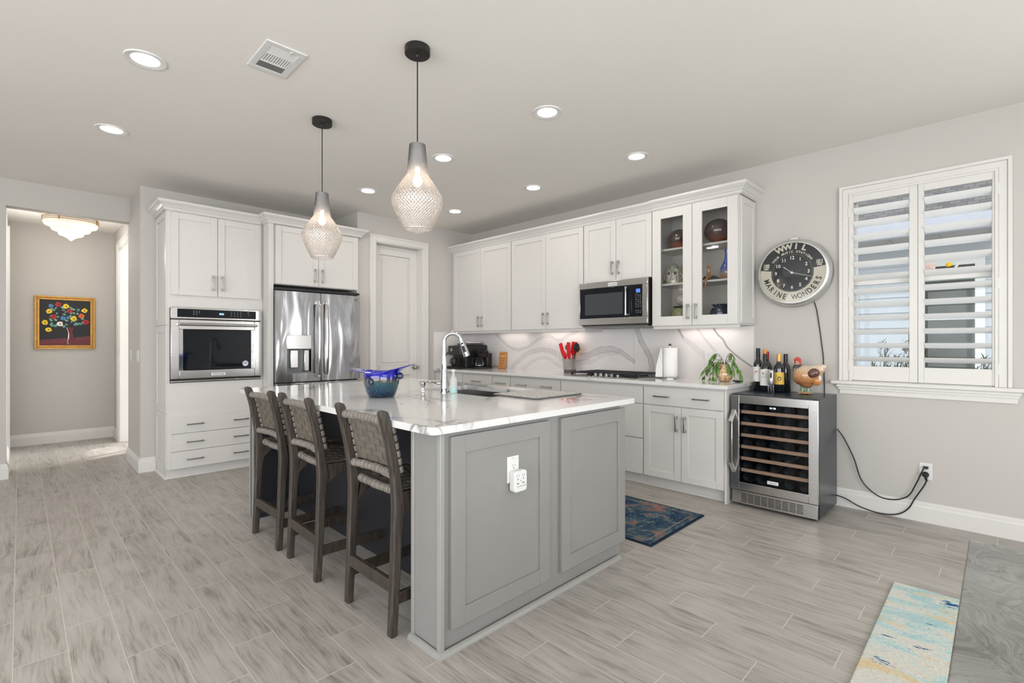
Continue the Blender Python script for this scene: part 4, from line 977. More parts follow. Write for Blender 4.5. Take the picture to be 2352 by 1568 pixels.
# soap bottle
bx_, by_ = 1.975, 2.50
t = thing('glass_soap_bottle', 'clear stoppered glass bottle of turquoise soap beside the faucet', 'bottle', (bx_, by_, .914))
mb = MB(); mb.lathe([(.026, 0), (.027, .004), (.026, .04), (.025, .075), (.021, .098), (.010, .112), (.009, .135), (.013, .138), (.013, .152), (.011, .155)], (bx_, by_, .9142), 26); mb.build('body', pm('bottle_glass', (.82, .84, .84), .08, alpha=.34, var=0), t, smooth=45)
mb = MB(); mb.lathe([(.0245, .003), (.0245, .036)], (bx_, by_, .9142), 24); mb.build('soap', pm('turquoise_soap', (.32, .72, .70), .2, var=0, alpha=.85), t, smooth=45)
# drying mat
mb = MB(); mb.prism(rrect(2.075, 2.50, 1.868, 2.232, .02), 'z', .9145, .924)
def matmat():
    m, n, l, p = nt('grey_drying_mat'); v = n.new('ShaderNodeTexVoronoi'); v.inputs['Scale'].default_value = 55; l.new(objco(n), v.inputs['Vector'])
    l.new(ramp(n, l, v.outputs['Distance'], [(.2, (.22, .215, .205)), (.45, (.52, .51, .49))]), p.inputs['Base Color']); p.inputs['Roughness'].default_value = .9
    bump(n, l, p, v.outputs['Distance'], .4, .004); return m
mt = thing('drying_mat', 'grey speckled drying mat lying beside the island sink', 'mat', (2.29, 2.05, .914))
mb.build('mat', matmat(), mt, bevel=.003)
mb = MB(); P = rrect(2.072, 2.503, 1.865, 2.235, .022); mb.tube([(x, y, .9195) for x, y in P] + [(P[0][0], P[0][1], .9195)], .0042, 8); mb.tube([(2.10, 1.866, .918), (2.085, 1.855, .917), (2.10, 1.846, .9165), (2.12, 1.855, .917), (2.115, 1.866, .918)], .0022, 6)
plabel(mb.build('binding', pm('dark_grey_binding', (.13, .13, .125), .8), mt, smooth=50), 'dark grey edge binding')
# glass bowl
vx, vy = 1.535, 2.635
vs_ = thing('art_glass_bowl', 'cobalt and teal blown-glass bowl with flared rim on the island', 'bowl', (vx, vy, .914))
def bowlmat():
    m, n, l, p = nt('cobalt_to_teal_glass'); s = n.new('ShaderNodeSeparateXYZ'); l.new(objco(n), s.inputs[0])
    z = mathn(n, l, 'ADD', s.outputs[2], mathn(n, l, 'MULTIPLY', mathn(n, l, 'SUBTRACT', noise(n, l, objco(n), 14, 3), .5), .05))
    c = ramp(n, l, mathn(n, l, 'DIVIDE', z, .19), [(.0, (.003, .015, .05)), (.28, (.006, .045, .09)), (.45, (.015, .08, .10)), (.55, (.08, .065, .03)), (.62, (.015, .012, .16)), (.72, (.008, .008, .42)), (1, (.012, .012, .40))])
    sp_ = ramp(n, l, noise(n, l, objco(n), 90, 2, .6), [(.64, (0, 0, 0)), (.70, (1, 1, 1))])
    lowm = mathn(n, l, 'LESS_THAN', s.outputs[2], .085)
    c = mixc(n, l, mathn(n, l, 'MULTIPLY', sp_, mathn(n, l, 'MULTIPLY', lowm, .6)), c, (.45, .65, .75))
    l.new(c, p.inputs['Base Color']); p.inputs['Roughness'].default_value = .05; p.inputs['Coat Weight'].default_value = .6; p.inputs['Transmission Weight'].default_value = .15; return m
mb = MB()
prof = [(.0, .002), (.068, 0), (.078, .006), (.094, .045), (.104, .085), (.106, .115), (.104, .138), (.110, .150), (.135, .160), (.165, .166), (.166, .169), (.135, .165), (.106, .155), (.099, .138), (.101, .112), (.098, .085), (.088, .047), (.070, .014), (.0, .012)]
vv = []; seg = 64; axis_ = radians(-42)
for r, z in prof:
    for j in range(seg):
        a = 2 * pi * j / seg; k = max(0, (r - .10) / .066) if z > .12 else 0
        cc = cos(a - axis_); sx_ = 1 + .22 * k * cc * cc - .30 * k * (1 - cc * cc)
        zz = z + k * (.040 * cc * cc - .020) * (1 if k else 0) + (.012 * k * cc)
        rr = r * (sx_ if k else 1)
        vv.append((vx + rr * cos(a), vy + rr * sin(a), .9142 + zz))
ff = []
for i in range(len(prof) - 1):
    for j in range(seg): ff.append((i * seg + j, i * seg + (j + 1) % seg, (i + 1) * seg + (j + 1) % seg, (i + 1) * seg + j))
mb._add(vv, ff); mb.build('bowl', bowlmat(), vs_, smooth=60)
mb = MB(); ax_ = Vector((cos(radians(-42)), sin(radians(-42)), 0)); q = Vector((vx, vy, 1.042)) + ax_ * .098 + Vector((-.03, -.03, 0))
mb.tube([q - ax_ * .045 , q - ax_ * .01, q], [.014, .016, .012], 14); mb.sphere(q + ax_ * .022, .021, 20, 12); mb.sphere(Vector((vx, vy, 1.01)) + Vector((-.098, -.035, 0)), (.012, .03, .026)); mb.build('glass_blob', pm('dark_clear_glass', (.02, .03, .07), .03, var=.3, scale=30, coat=1), vs_, smooth=60)
# outlet and plug adapter on the island end
t = thing('power_outlet', 'white outlet plate on the island end panel', 'outlet', (1.565, IY0 - .01, .615), 'white outlet plates')
del t['group']
fr = ('I', IY0 - .011)
mb = MB(); fbox(mb, fr, 1.528, 1.600, 0, .006, .612, .729); pl = mb.build('cover_plate', WHITEP, t, bevel=.002)
mb = MB(); fbox(mb, fr, 1.547, 1.581, .006, .0075, .640, .706); mb.build('receptacle', WHITEP, t, bevel=.001)
mb = MB()
for x in (1.557, 1.570): fbox(mb, fr, x, x + .0022, .0075, .0078, .684, .692)
fbox(mb, fr, 1.562, 1.567, .0075, .0078, .674, .679); fbox(mb, fr, 1.562, 1.566, .006, .0064, .718, .722); mb.build('slots', BLACKP, t)
t = thing('plug_adapter', 'white multi-outlet plug adapter plugged into the island outlet', 'adapter', (1.575, IY0 - .04, .575))
fr = ('I', IY0 - .0185)
mb = MB(); mb.prism([(a_, b_) for a_, b_ in rrect(1.537, 1.617, .574, .668, .014)], 'y', IY0 - .0185 - .034, IY0 - .0185); bo = mb.build('body', WHITEP, t, bevel=.004)
mb = MB()
for x in (1.551, 1.586):
    for k in (0, .012): fbox(mb, fr, x + k, x + k + .002, .034, .0343, .643, .651)
    fbox(mb, fr, x + .005, x + .010, .034, .0343, .630, .635); fbox(mb, fr, x, x + .013, .034, .0343, .611, .615)
fbox(mb, fr, 1.575, 1.579, .034, .0343, .621, .625); mb.build('slots', pm('dark_slots', (.05, .05, .05), .5), bo)
MB().box(1.552, 1.617, IY0 - .0545, IY0 - .0520, .598, .602).build('groove', pm('pale_groove', (.45, .45, .45), .5), bo)

# ================================================================ COUNTER STOOLS
def make_stool(label):
    """built in its own coordinates: x forward from the rear feet, y across, centre 0"""
    t = thing('counter_stool', label, 'stool', (0, 0, 0), 'woven-leather counter stools at the island'); local(t)
    hw = .212; th = .036
    BACK = [(0.000, 0.000), (.006, .16), (.014, .40), (.018, .55), (.012, .66), (-.004, .76), (-.026, .86), (-.044, .925), (-.050, .945), (-.044, .955), (-.028, .957), (-.012, .950), (-.004, .93),
            (.016, .84), (.036, .74), (.052, .66), (.062, .60), (.072, .555), (.064, .50), (.056, .40), (.042, .16), (.032, 0)]
    BACK = [(x + .0, z) for x, z in BACK]
    for s in (-1, 1):
        mb = MB(); y = s * (hw - th / 2); mb.prism(BACK, 'y', y - th / 2, y + th / 2)
        o = mb.build('leg', STOOLW, t, bevel=.006, seg=3)
    for s in (-1, 1):
        mb = MB(); y = s * (hw - th / 2 - .004)
        mb.prism([(.405, 0), (.437, 0), (.442, .2), (.440, .45), (.425, .585), (.36, .585), (.385, .53), (.400, .42), (.404, .2)], 'y', y - .016, y + .016)
        mb.build('leg', STOOLW, t, bevel=.005, seg=3)
        mb = MB(); mb.prism([(.045, .44), (.07, .495), (.12, .535), (.22, .555), (.33, .552), (.385, .525), (.402, .45), (.43, .45), (.43, .590), (.30, .600), (.06, .600)], 'y', y - .014, y + .014)
        mb.build('side_rail', STOOLW, t, bevel=.004)
        mb = MB(); mb.box(.030, .425, y - .010, y + .010, .125, .175); mb.build('stretcher', STOOLW, t, bevel=.003)
    for x, z0, z1 in ((.012, .178, .232), (.412, .20, .25)):
        mb = MB(); mb.box(x, x + .024, -hw + th, hw - th, z0, z1); mb.build('stretcher', STOOLW, t, bevel=.003)
    # strap-wrapped rails of the back: a shallow curve between the posts
    def rail(z, xb, bow, r, name, half, n_=11, up=0):
        mb = MB()
        for k in range(n_):
            def P(q):
                u = -half + 2 * half * q; return Vector((xb + bow * (1 - (u / half) ** 2), u, z - up * (1 - (u / half) ** 2)))
            a = P((k + .035) / n_); b_ = P((k + .965) / n_); m_ = (a + b_) / 2; jj = r * (1 + .05 * ((k * 7) % 3 - 1))
            mb.tube([a, a.lerp(b_, .12), m_, b_.lerp(a, .12), b_], [jj * .9, jj, jj, jj, jj * .9], 14, sq=1)
        return mb.build(name, LEATHB, t, smooth=50)
    rail(.905, -.014, .012, .0195, 'back_rail', hw - th)
    rail(.672, .030, .020, .0195, 'back_rail', hw - th)
    # side rolls in front of the posts
    for s in (-1, 1):
        mb = MB(); y = s * (hw - .020)
        for k in range(6):
            a = Vector((.010 + .044 * k / 6 + .004, y, .885 - .205 * k / 6 - .003)); b_ = Vector((.010 + .044 * (k + 1) / 6 + .002, y, .885 - .205 * (k + 1) / 6 + .003))
            mb.tube([a, a.lerp(b_, .15), b_.lerp(a, .15), b_], [.0145, .017, .017, .0145], 10)
        mb.build('side_roll', LEATHB, t, smooth=50)
    # basket weave of the back
    def weave(n_u, n_v, S, name, lift, wu=.96):
        mb = MB()
        for i in range(n_u):
            for j in range(n_v):
                over = ((i + j) % 2 == 0) if n_u < 9 else ((i + j // 1) % 2 == 0)
                k = lift if over else -lift
                sh = .5 * (j % 2) * 0
                u0, u1 = (i + .04) / n_u, (i + .96) / n_u; v0, v1 = (j + .04) / n_v, (j + .96) / n_v
                if over: u0 -= .10 / n_u; u1 += .10 / n_u
                else: v0 -= .10 / n_v; v1 += .10 / n_v
                g = [[S(u0 + (u1 - u0) * a / 3, v0 + (v1 - v0) * b_ / 3, k * (1 - (.55 if (a in (0, 3) and over) or (b_ in (0, 3) and not over) else 0))) for b_ in range(4)] for a in range(4)]
                bse = [[S(u0 + (u1 - u0) * a / 3, v0 + (v1 - v0) * b_ / 3, k - .0035) for b_ in range(4)] for a in range(4)]
                vs = [g[a][b_] for a in range(4) for b_ in range(4)] + [bse[a][b_] for a in range(4) for b_ in range(4)]
                fs = [(a * 4 + b_, (a + 1) * 4 + b_, (a + 1) * 4 + b_ + 1, a * 4 + b_ + 1) for a in range(3) for b_ in range(3)]
                fs += [(16 + a * 4 + b_, 16 + a * 4 + b_ + 1, 16 + (a + 1) * 4 + b_ + 1, 16 + (a + 1) * 4 + b_) for a in range(3) for b_ in range(3)]
                rim = [0, 1, 2, 3, 7, 11, 15, 14, 13, 12, 8, 4]
                fs += [(rim[q], rim[(q + 1) % 12], 16 + rim[(q + 1) % 12], 16 + rim[q]) for q in range(12)]
                mb._add(vs, fs)
        return mb.build(name, LEATH, t, smooth=40)
    def SB(u, v, k):
        y = (-1 + 2 * u) * (hw - .022); z = .690 + v * .205; x = .052 - (z - .690) / .205 * .044 + .012 * (1 - (y / hw) ** 2)
        return Vector((x - k, y, z))
    weave(8, 7, SB, 'woven_back', .0022)
    def SS(u, v, k):
        y = (-1 + 2 * u) * (hw - .012); x = .075 + v * .36; return Vector((x, y, .612 - .014 * (1 - (y / hw) ** 2) + k))
    weave(9, 8, SS, 'woven_seat', .0022)
    rail(.592, .070, .0, .020, 'seat_rail', hw - th, 9, up=.006)
    rail(.600, .440, .0, .018, 'seat_rail', hw - th + .02, 9, up=.006)
    return t
s0 = make_stool('counter stool nearest the camera, grey woven leather back on dark wood frame')
s0.location = (1.092, 2.010, 0)
for y, dx, lab in ((2.706, -.008, 'middle counter stool of the three, woven leather back, dark wood legs'), (3.248, -.014, 'farthest counter stool, woven back, nearest the oven cabinet')):
    c = copy_tree(s0); c.location = (1.086 + dx, y, 0); c['label'] = lab; c.rotation_euler = (0, 0, radians(-1.5 if y < 3 else 1))
# ================================================================ CEILING FIXTURES
EMIT = pm('lamp_lens', (1, 1, 1), .5, var=0, emis=(1, .97, .92), es=9)
def downlight(x, y, label, z=CZ, power=LAMP_W):
    t = thing('recessed_light', label, 'ceiling light', (x, y, z), 'recessed ceiling lights')
    mb = MB(); mb.M = Matrix.Translation((x, y, z)); mb.lathe([(.063, -.002), (.068, -.004), (.092, -.006), (.094, -.003), (.094, 0), (.063, 0)], seg=40, caps=False)
    mb._add([], []); mb.build('trim_ring', WHITEP, t, smooth=40)
    mb = MB(); mb.M = Matrix.Translation((x, y, z)); mb.lathe([(.0625, -.001), (.0625, -.0035)], seg=32); mb.build('lens', EMIT, t)
    d = bpy.data.lights.new('lamp', 'AREA'); d.shape = 'DISK'; d.size = .12; d.energy = power; d.color = (1, .93, .84)
    o = bpy.data.objects.new('lamp', d); COL.objects.link(o); o.parent = t; o.location = (0, 0, -.006)
    return t
for x, y, lab in ((.470, 3.215, 'recessed ceiling light nearest the air vent, upper left'), (.455, 4.435, 'recessed ceiling light nearest the hall opening'),
                  (2.425, 2.09, 'recessed ceiling light to the right of the near pendant canopy'), (2.430, 3.207, 'recessed ceiling light just right of the near pendant shade'),
                  (3.505, 2.072, 'recessed ceiling light above the glass-door cabinet end'), (3.505, 3.197, 'recessed ceiling light in front of the microwave cabinets'),
                  (2.425, 4.419, 'recessed ceiling light between the two pendants, above the pantry door'), (3.502, 4.400, 'farthest recessed ceiling light, near the corner by the pantry door')):
    downlight(x, y, lab)
# air vent
v = thing('ceiling_air_vent', 'white ceiling air register with three louver banks', 'vent', (.96, 2.722, CZ))
x0, x1, y0, y1 = .862, 1.062, 2.566, 2.878; z = CZ - .007
mb = MB(); b = .033; mb.box(x0, x1, y0, y0 + b, z, CZ); mb.box(x0, x1, y1 - b, y1, z, CZ); mb.box(x0, x0 + b, y0 + b, y1 - b, z, CZ); mb.box(x1 - b, x1, y0 + b, y1 - b, z, CZ)
mb.box(x0 + b, x1 - b, 2.675, 2.685, z, CZ); mb.box(x0 + b, x1 - b, 2.765, 2.775, z, CZ); mb.build('frame', WHITEP, v, bevel=.002)
MB().box(x0 + b, x1 - b, y0 + b, y1 - b, CZ - .0012, CZ - .0005).build('dark_duct', pm('duct_dark', (.03, .028, .025), .8), v)
for ya, yb, mode in ((y0 + b, 2.675, 'x'), (2.685, 2.765, 'y'), (2.775, y1 - b, 'x')):
    mb = MB()
    if mode == 'x':
        n_ = 6; st = (yb - ya) / n_; tl = .5 if ya > 2.7 else -.5
        for k in range(n_): mb.M = Matrix.Translation(((x0 + x1) / 2, ya + st * (k + .5), z + .003)) @ Matrix.Rotation(tl, 4, 'X'); mb.box(-(x1 - x0) / 2 + b, (x1 - x0) / 2 - b, -.005 - .002 * (ya > 2.7), .004 + .002 * (ya > 2.7), -.0005, .0005)
    else:
        n_ = 11; st = (x1 - x0 - 2 * b) / n_
        for k in range(n_): mb.M = Matrix.Translation((x0 + b + st * (k + .5), (ya + yb) / 2, z + .003)) @ Matrix.Rotation(.5, 4, 'Y'); mb.box(-.0045, .0045, -(yb - ya) / 2, (yb - ya) / 2, -.0005, .0005)
    mb.build('louver_bank', WHITEP, v)
mb = MB(); mb.box(.985, .992, 2.585, 2.62, z - .004, z); mb.build('lever', WHITEP, v)
# pendants
def pendglass():
    m, n, l, p = nt('pressed_diamond_glass'); out = n['Material Output']; s = n.new('ShaderNodeSeparateXYZ'); l.new(objco(n), s.inputs[0])
    hgt = mathn(n, l, 'DIVIDE', mathn(n, l, 'SUBTRACT', s.outputs[2], -.925), .43)
    fac = ramp(n, l, hgt, [(.0, (.40, .40, .40)), (.35, (.44, .44, .44)), (.62, (.52, .52, .52)), (.70, (.30, .30, .30)), (1, (.24, .24, .24))])
    a = n.new('ShaderNodeAttribute'); a.attribute_name = 'Ridge'
    tr = n.new('ShaderNodeBsdfTransparent'); l.new(ramp(n, l, hgt, [(0, (.80, .79, .78)), (.60, (.86, .85, .84)), (.68, (.42, .42, .43)), (1, (.34, .34, .35))]), tr.inputs[0])
    ts = n.new('ShaderNodeBsdfTranslucent'); ts.inputs[0].default_value = (.86, .81, .76, 1)
    gl = n.new('ShaderNodeBsdfGlossy'); gl.inputs['Roughness'].default_value = .10; gl.inputs[0].default_value = (.92, .93, .95, 1)
    m1 = n.new('ShaderNodeMixShader'); m1.inputs[0].default_value = .42; l.new(ts.outputs[0], m1.inputs[1]); l.new(gl.outputs[0], m1.inputs[2])
    m2 = n.new('ShaderNodeMixShader'); f = mathn(n, l, 'ADD', mathn(n, l, 'MULTIPLY', fac, .62), mathn(n, l, 'MULTIPLY', a.outputs['Fac'], .62), clamp=True)
    l.new(f, m2.inputs[0]); l.new(tr.outputs[0], m2.inputs[1]); l.new(m1.outputs[0], m2.inputs[2]); l.new(m2.outputs[0], out.inputs[0]); n.remove(p); return m
PG = pendglass()
def pendant(x, y, ztop, label):
    t = thing('pendant_light', label, 'pendant light', (x, y, CZ), 'pressed-glass pendants over the island')
    mb = MB(); mb.lathe([(.063, 0), (.064, -.003), (.064, -.034), (.061, -.037), (.01, -.0375)], (x, y, CZ), 40); mb.build('canopy', BLACKM, t, smooth=40)
    mb = MB(); mb.lathe([(.009, -.036), (.007, -.046), (.004, -.05)], (x, y, CZ), 14); mb.cyl((x, y, ztop - .005), (x, y, CZ - .04), .0032, seg=8); mb.build('cord', CORDM, t, smooth=50)
    # shade profile (distance below its top, radius)
    pr = [(0, .0375), (.03, .040), (.08, .0445), (.13, .0495), (.155, .053), (.17, .062), (.20, .083), (.235, .106), (.262, .121), (.280, .1265), (.298, .1265), (.32, .120), (.35, .108), (.385, .092), (.41, .080), (.422, .074), (.428, .070), (.438, .0685)]
    H = 230; seg = 288; vs = []; fs = []; rid = []
    def rad(d):
        for (a, ra), (b_, rb) in zip(pr, pr[1:]):
            if d <= b_: q = (d - a) / (b_ - a); return ra + (rb - ra) * q
        return pr[-1][1]
    th = 0
    for i in range(H + 1):
        d = .438 * i / H; r = rad(d); th += (.438 / H) / max(r, .03)
        for j in range(seg):
            a = 2 * pi * j / seg; N_ = 44
            u = N_ * (a + th * .9) / 2; v_ = N_ * (a - th * .9) / 2
            k = abs(sin(u)) * abs(sin(v_)); k = 1 - min(1, k * 1.25)
            if d > .428: k *= .3
            rr = r + .0035 * (1 - k) * (1 if i < H else .3)
            vs.append((x + rr * cos(a), y + rr * sin(a), ztop - d)); rid.append(k)
    for i in range(H):
        for j in range(seg): fs.append((i * seg + j, (i + 1) * seg + j, (i + 1) * seg + (j + 1) % seg, i * seg + (j + 1) % seg))
    mb = MB(); mb._add(vs, fs); sh = mb.build('glass_shade', PG, t, smooth=None, nrm=False)
    at = sh.data.attributes.new('Ridge', 'FLOAT', 'POINT'); at.data.foreach_set('value', rid); sh.data.shade_smooth()
    mb = MB(); mb.lathe([(.002, .002), (.034, .0), (.0365, -.006)], (x, y, ztop), 32); mb.lathe([(.015, -.002), (.016, -.07), (.018, -.115)], (x, y, ztop), 20); mb.build('socket', pm('pewter', (.25, .25, .25), .3, metal=1), t, smooth=40)
    mb = MB(); mb.sphere((x, y, ztop - .185), (.024, .024, .030), 20, 12); mb.cyl((x, y, ztop - .165), (x, y, ztop - .115), .012, seg=12)
    mb.build('bulb', pm('warm_bulb', (1, .9, .8), .4, var=0, emis=(1, .80, .62), es=6), t, smooth=60)
    d = bpy.data.lights.new('bulb_light', 'POINT'); d.energy = .45; d.shadow_soft_size = .03; d.color = (1, .80, .62)
    o = bpy.data.objects.new('bulb_light', d); COL.objects.link(o); o.parent = t; o.location = (0, 0, ztop - .225 - CZ)
pendant(1.431, 2.105, 2.248, 'pressed-glass pendant light nearest the camera, over the near half of the island')
pendant(1.437, 3.236, 2.247, 'farther pressed-glass pendant light, hanging in front of the refrigerator cabinet')
# hall ceiling lamp
hx_, hy_ = .405, 7.40
t = thing('hall_ceiling_lamp', 'stepped cream glass flush ceiling lamp with brass bands in the hall', 'ceiling light', (hx_, hy_, HZ))
CREAM = pm('cream_glass', (.9, .82, .72), .35, var=0, emis=(1, .84, .68), es=.48)
mb = MB(); mb.lathe([(.15, 0), (.215, -.012), (.232, -.035), (.236, -.10), (.233, -.135), (.220, -.155), (.178, -.170), (.172, -.178), (.170, -.192), (.158, -.206), (.118, -.218), (.113, -.226), (.110, -.240), (.098, -.254), (.060, -.266), (.030, -.285), (.010, -.305), (.002, -.310)], (hx_, hy_, HZ), 56)
mb.build('glass_shade', CREAM, t, smooth=50)
BRASS = pm('brass', (.45, .28, .10), .3, metal=1)
for z in (-.070, -.088, -.106):
    mb = MB(); mb.lathe([(.236, -.0025), (.2425, -.0025), (.2425, .0025), (.236, .0025)], (hx_, hy_, HZ + z), 56, caps=False); mb.build('brass_band', BRASS, t, smooth=40)
mb = MB()
for k in range(4):
    a = radians(225 + 18 + 90 * k); mb.M = Matrix.Translation((hx_, hy_, HZ)) @ Matrix.Rotation(a, 4, 'Z'); mb.box(.236, .2445, -.004, .004, -.118, -.035)
mb.build('brass_clip', BRASS, t)
d = bpy.data.lights.new('bulb_light', 'POINT'); d.energy = 13; d.shadow_soft_size = .12; d.color = (1, .95, .89); o = bpy.data.objects.new('bulb_light', d); COL.objects.link(o); o.parent = t; o.location = (0, 0, -.36)
# under-cabinet lights (thin strips mounted below the wall cabinets)
def strip(y0, y1, x, power, label):
    t = thing('under_cabinet_light', label, 'light', (x, (y0 + y1) / 2, UZ0), 'under-cabinet light bars')
    MB().box(x - .012, x + .012, y0, y1, UZ0 - .009, UZ0 - .0005).build('housing', WHITEP, t)
    d = bpy.data.lights.new('lamp', 'AREA'); d.shape = 'RECTANGLE'; d.size = .02; d.size_y = y1 - y0; d.energy = power; d.color = (1, .86, .80)
    o = bpy.data.objects.new('lamp', d); COL.objects.link(o); o.parent = t; o.location = (0, 0, -.0095)
strip(4.10, 4.55, 4.33, .45, 'slim light bar under the corner wall cabinet'); strip(3.25, 3.85, 4.33, .7, 'slim light bar under the cabinet left of the microwave'); strip(1.62, 2.10, 4.33, .6, 'slim light bar under the display cabinet')

# ================================================================ WALL THINGS
# radio-station clock on the right wall
cy, cz = 1.171, 1.800
ck = thing('advertising_clock', 'large round aluminum-rimmed radio station advertising clock', 'clock', (XR, cy, cz))
def MXc(d=0, rot=0): return MX(XR - d, cy, cz, rot)
ALU = pm('spun_aluminum', (.62, .62, .61), .38, metal=.85, var=.12, scale=9)
mb = MB(); mb.M = MXc(); mb.lathe([(.268, 0), (.274, .008), (.273, .030), (.270, .034), (.270, .048), (.266, .052), (.262, .070), (.254, .080), (.246, .086), (.238, .086), (.236, .079), (.236, .02)], seg=72, caps=False)
mb.build('rim', ALU, ck, smooth=40)
NAVY = pm('clock_navy', (.008, .012, .020), .25, var=.1); CRM = pm('clock_cream', (.72, .68, .58), .4, var=.03)
def disc(r0, r1, a0, a1, d, mat, name, seg=60):
    mb = MB(); mb.M = MXc(d); vs = []; fs = []
    for k in range(seg + 1):
        a = a0 + (a1 - a0) * k / seg
        vs += [(r0 * cos(a), r0 * sin(a), 0), (r1 * cos(a), r1 * sin(a), 0), (r0 * cos(a), r0 * sin(a), -.003), (r1 * cos(a), r1 * sin(a), -.003)]
    for k in range(seg):
        b = 4 * k; fs += [(b, b + 1, b + 5, b + 4), (b + 2, b + 6, b + 7, b + 3), (b + 1, b + 3, b + 7, b + 5), (b, b + 4, b + 6, b + 2)]
    mb._add(vs, fs); return mb.build(name, mat, ck)
mb = MB(); mb.M = MXc(.078); mb.lathe([(.237, -.05), (.237, 0)], seg=72); fc_ = mb.build('lower_band', CRM, ck, smooth=40)
disc(.152, .2365, radians(9), radians(171), .0795, NAVY, 'upper_band')
mb = MB(); mb.M = MXc(.0792); mb.lathe([(.152, -.0005), (.152, .001)], seg=64); dl = mb.build('dial', pm('dial_navy', (.010, .016, .022), .2, var=.15), ck, smooth=40)
def arc(mb, s_, r, size, step, a_c, d, bottom=False, xs=1, bold=.0006):
    n_ = len(s_)
    for k, ch in enumerate(s_):
        if ch == ' ': continue
        if ch == 'I': ch = 'l'      # plain bar capital
        off = (k - (n_ - 1) / 2) * step
        if bottom: a = a_c + off; M = MXc(d) @ Matrix.Rotation(a, 4, 'Z') @ Matrix.Translation((r, 0, 0)) @ Matrix.Rotation(pi / 2, 4, 'Z')
        else: a = a_c - off; M = MXc(d) @ Matrix.Rotation(a, 4, 'Z') @ Matrix.Translation((r, 0, 0)) @ Matrix.Rotation(-pi / 2, 4, 'Z')
        text_geo(mb, ch, size, M, bold=bold, xs=xs)
LCR = pm('letter_cream', (.78, .74, .62), .45, var=0); LDK = pm('letter_olive', (.035, .035, .02), .5, var=0)
mb = MB(); arc(mb, 'WWIL', .207, .060, radians(16.5), radians(90), .0800, bold=.0028, xs=1.05); arc(mb, 'YOUR MUSIC STATIONS', .166, .024, radians(6.1), radians(90), .0800, bold=.0008)
text_geo(mb, '1580', .042, MXc(.0800) @ Matrix.Translation((-.190, .068, 0)), xs=.56, bold=.0015, shear=.1); text_geo(mb, 'AM', .019, MXc(.0800) @ Matrix.Translation((-.191, .044, 0)), bold=.001, xs=1.3)
text_geo(mb, '103.5', .042, MXc(.0800) @ Matrix.Translation((.189, .068, 0)), xs=.50, bold=.0015, shear=.1); text_geo(mb, 'FM', .019, MXc(.0800) @ Matrix.Translation((.191, .044, 0)), bold=.001, xs=1.3)
mb.build('station_lettering', LCR, ck, nrm=False)
mb = MB(); arc(mb, 'MARINE WONDERS', .196, .058, radians(11.2), radians(-90), .0785, bottom=True, bold=.0015, xs=.78); mb.build('sponsor_lettering', LDK, ck, nrm=False)
WHT = pm('numeral_white', (.85, .86, .84), .4, var=0)
mb = MB()
for k in range(1, 13):
    a = radians(90 - 30 * k); text_geo(mb, str(k), .037, MXc(.0804) @ Matrix.Translation((.117 * cos(a), .117 * sin(a), 0)), bold=.0008)
mb.build('numerals', WHT, dl, nrm=False)
mb = MB()
for k in range(60): a = radians(6 * k); mb.M = MXc(.0802) @ Matrix.Translation((.144 * cos(a), .144 * sin(a), 0)); mb.lathe([(.0016 if k % 5 else .0026, 0), (.0016 if k % 5 else .0026, .0005)], seg=8)
mb.build('minute_dots', WHT, dl)
def hand(a, L, w_, name, d):
    mb = MB(); mb.M = MXc(d) @ Matrix.Rotation(a, 4, 'Z'); mb.prism([(-.012, -w_), (L * .70, -w_ * .9), (L * .74, -w_ * 2.2), (L * .80, -w_ * .8), (L, 0), (L * .80, w_ * .8), (L * .74, w_ * 2.2), (L * .70, w_ * .9), (-.012, w_)] if name == 'hour_hand' else [(-.014, -w_), (L, -w_ * .6), (L, w_ * .6), (-.014, w_)], 'z', 0, .001); mb.build(name, WHT, dl)
hand(radians(90 - 309), .090, .0020, 'hour_hand', .0812); hand(radians(90 - 107), .148, .0018, 'minute_hand', .0822)
mb = MB(); mb.M = MXc(.0806); mb.lathe([(.009, 0), (.009, .005), (.004, .006)], seg=20); mb.build('hub', WHT, dl, smooth=40)
mb = MB(); mb.M = MXc(.0803)
for x, y in ((-.026, .002), (.0, .02)): mb.box(x - .002, x + .002, y - .003, y + .003, 0, .0005)
mb.build('red_marks', pm('red_print', (.5, .02, .02), .5, var=0), dl)
mb = MB(); mb.M = MXc(.0868); mb.lathe([(.2375, 0), (.2375, .0015)], seg=64); mb.build('glass', CLEAR, ck, smooth=40)
mb = MB(); mb.box(XR - .02, XR - .001, cy - .03, cy + .03, cz + .262, cz + .288); mb.box(XR - .006, XR - .001, cy + .002, cy + .008, cz + .285, cz + .31); mb.build('hanging_bracket', ALU, ck, bevel=.002)
# cord from the clock down behind the wine cooler
mb = MB(); mb.tube([(XR - .012, 1.03, 1.56), (XR - .010, 1.015, 1.50), (XR - .008, .995, 1.35), (XR - .008, .972, 1.15), (XR - .008, .965, 1.0), (XR - .010, .962, .90), (XR - .015, .962, .83), (XR - .015, .962, .75)], .0035, 8)
mb.build('power_cord', CORDM, ck, smooth=50)
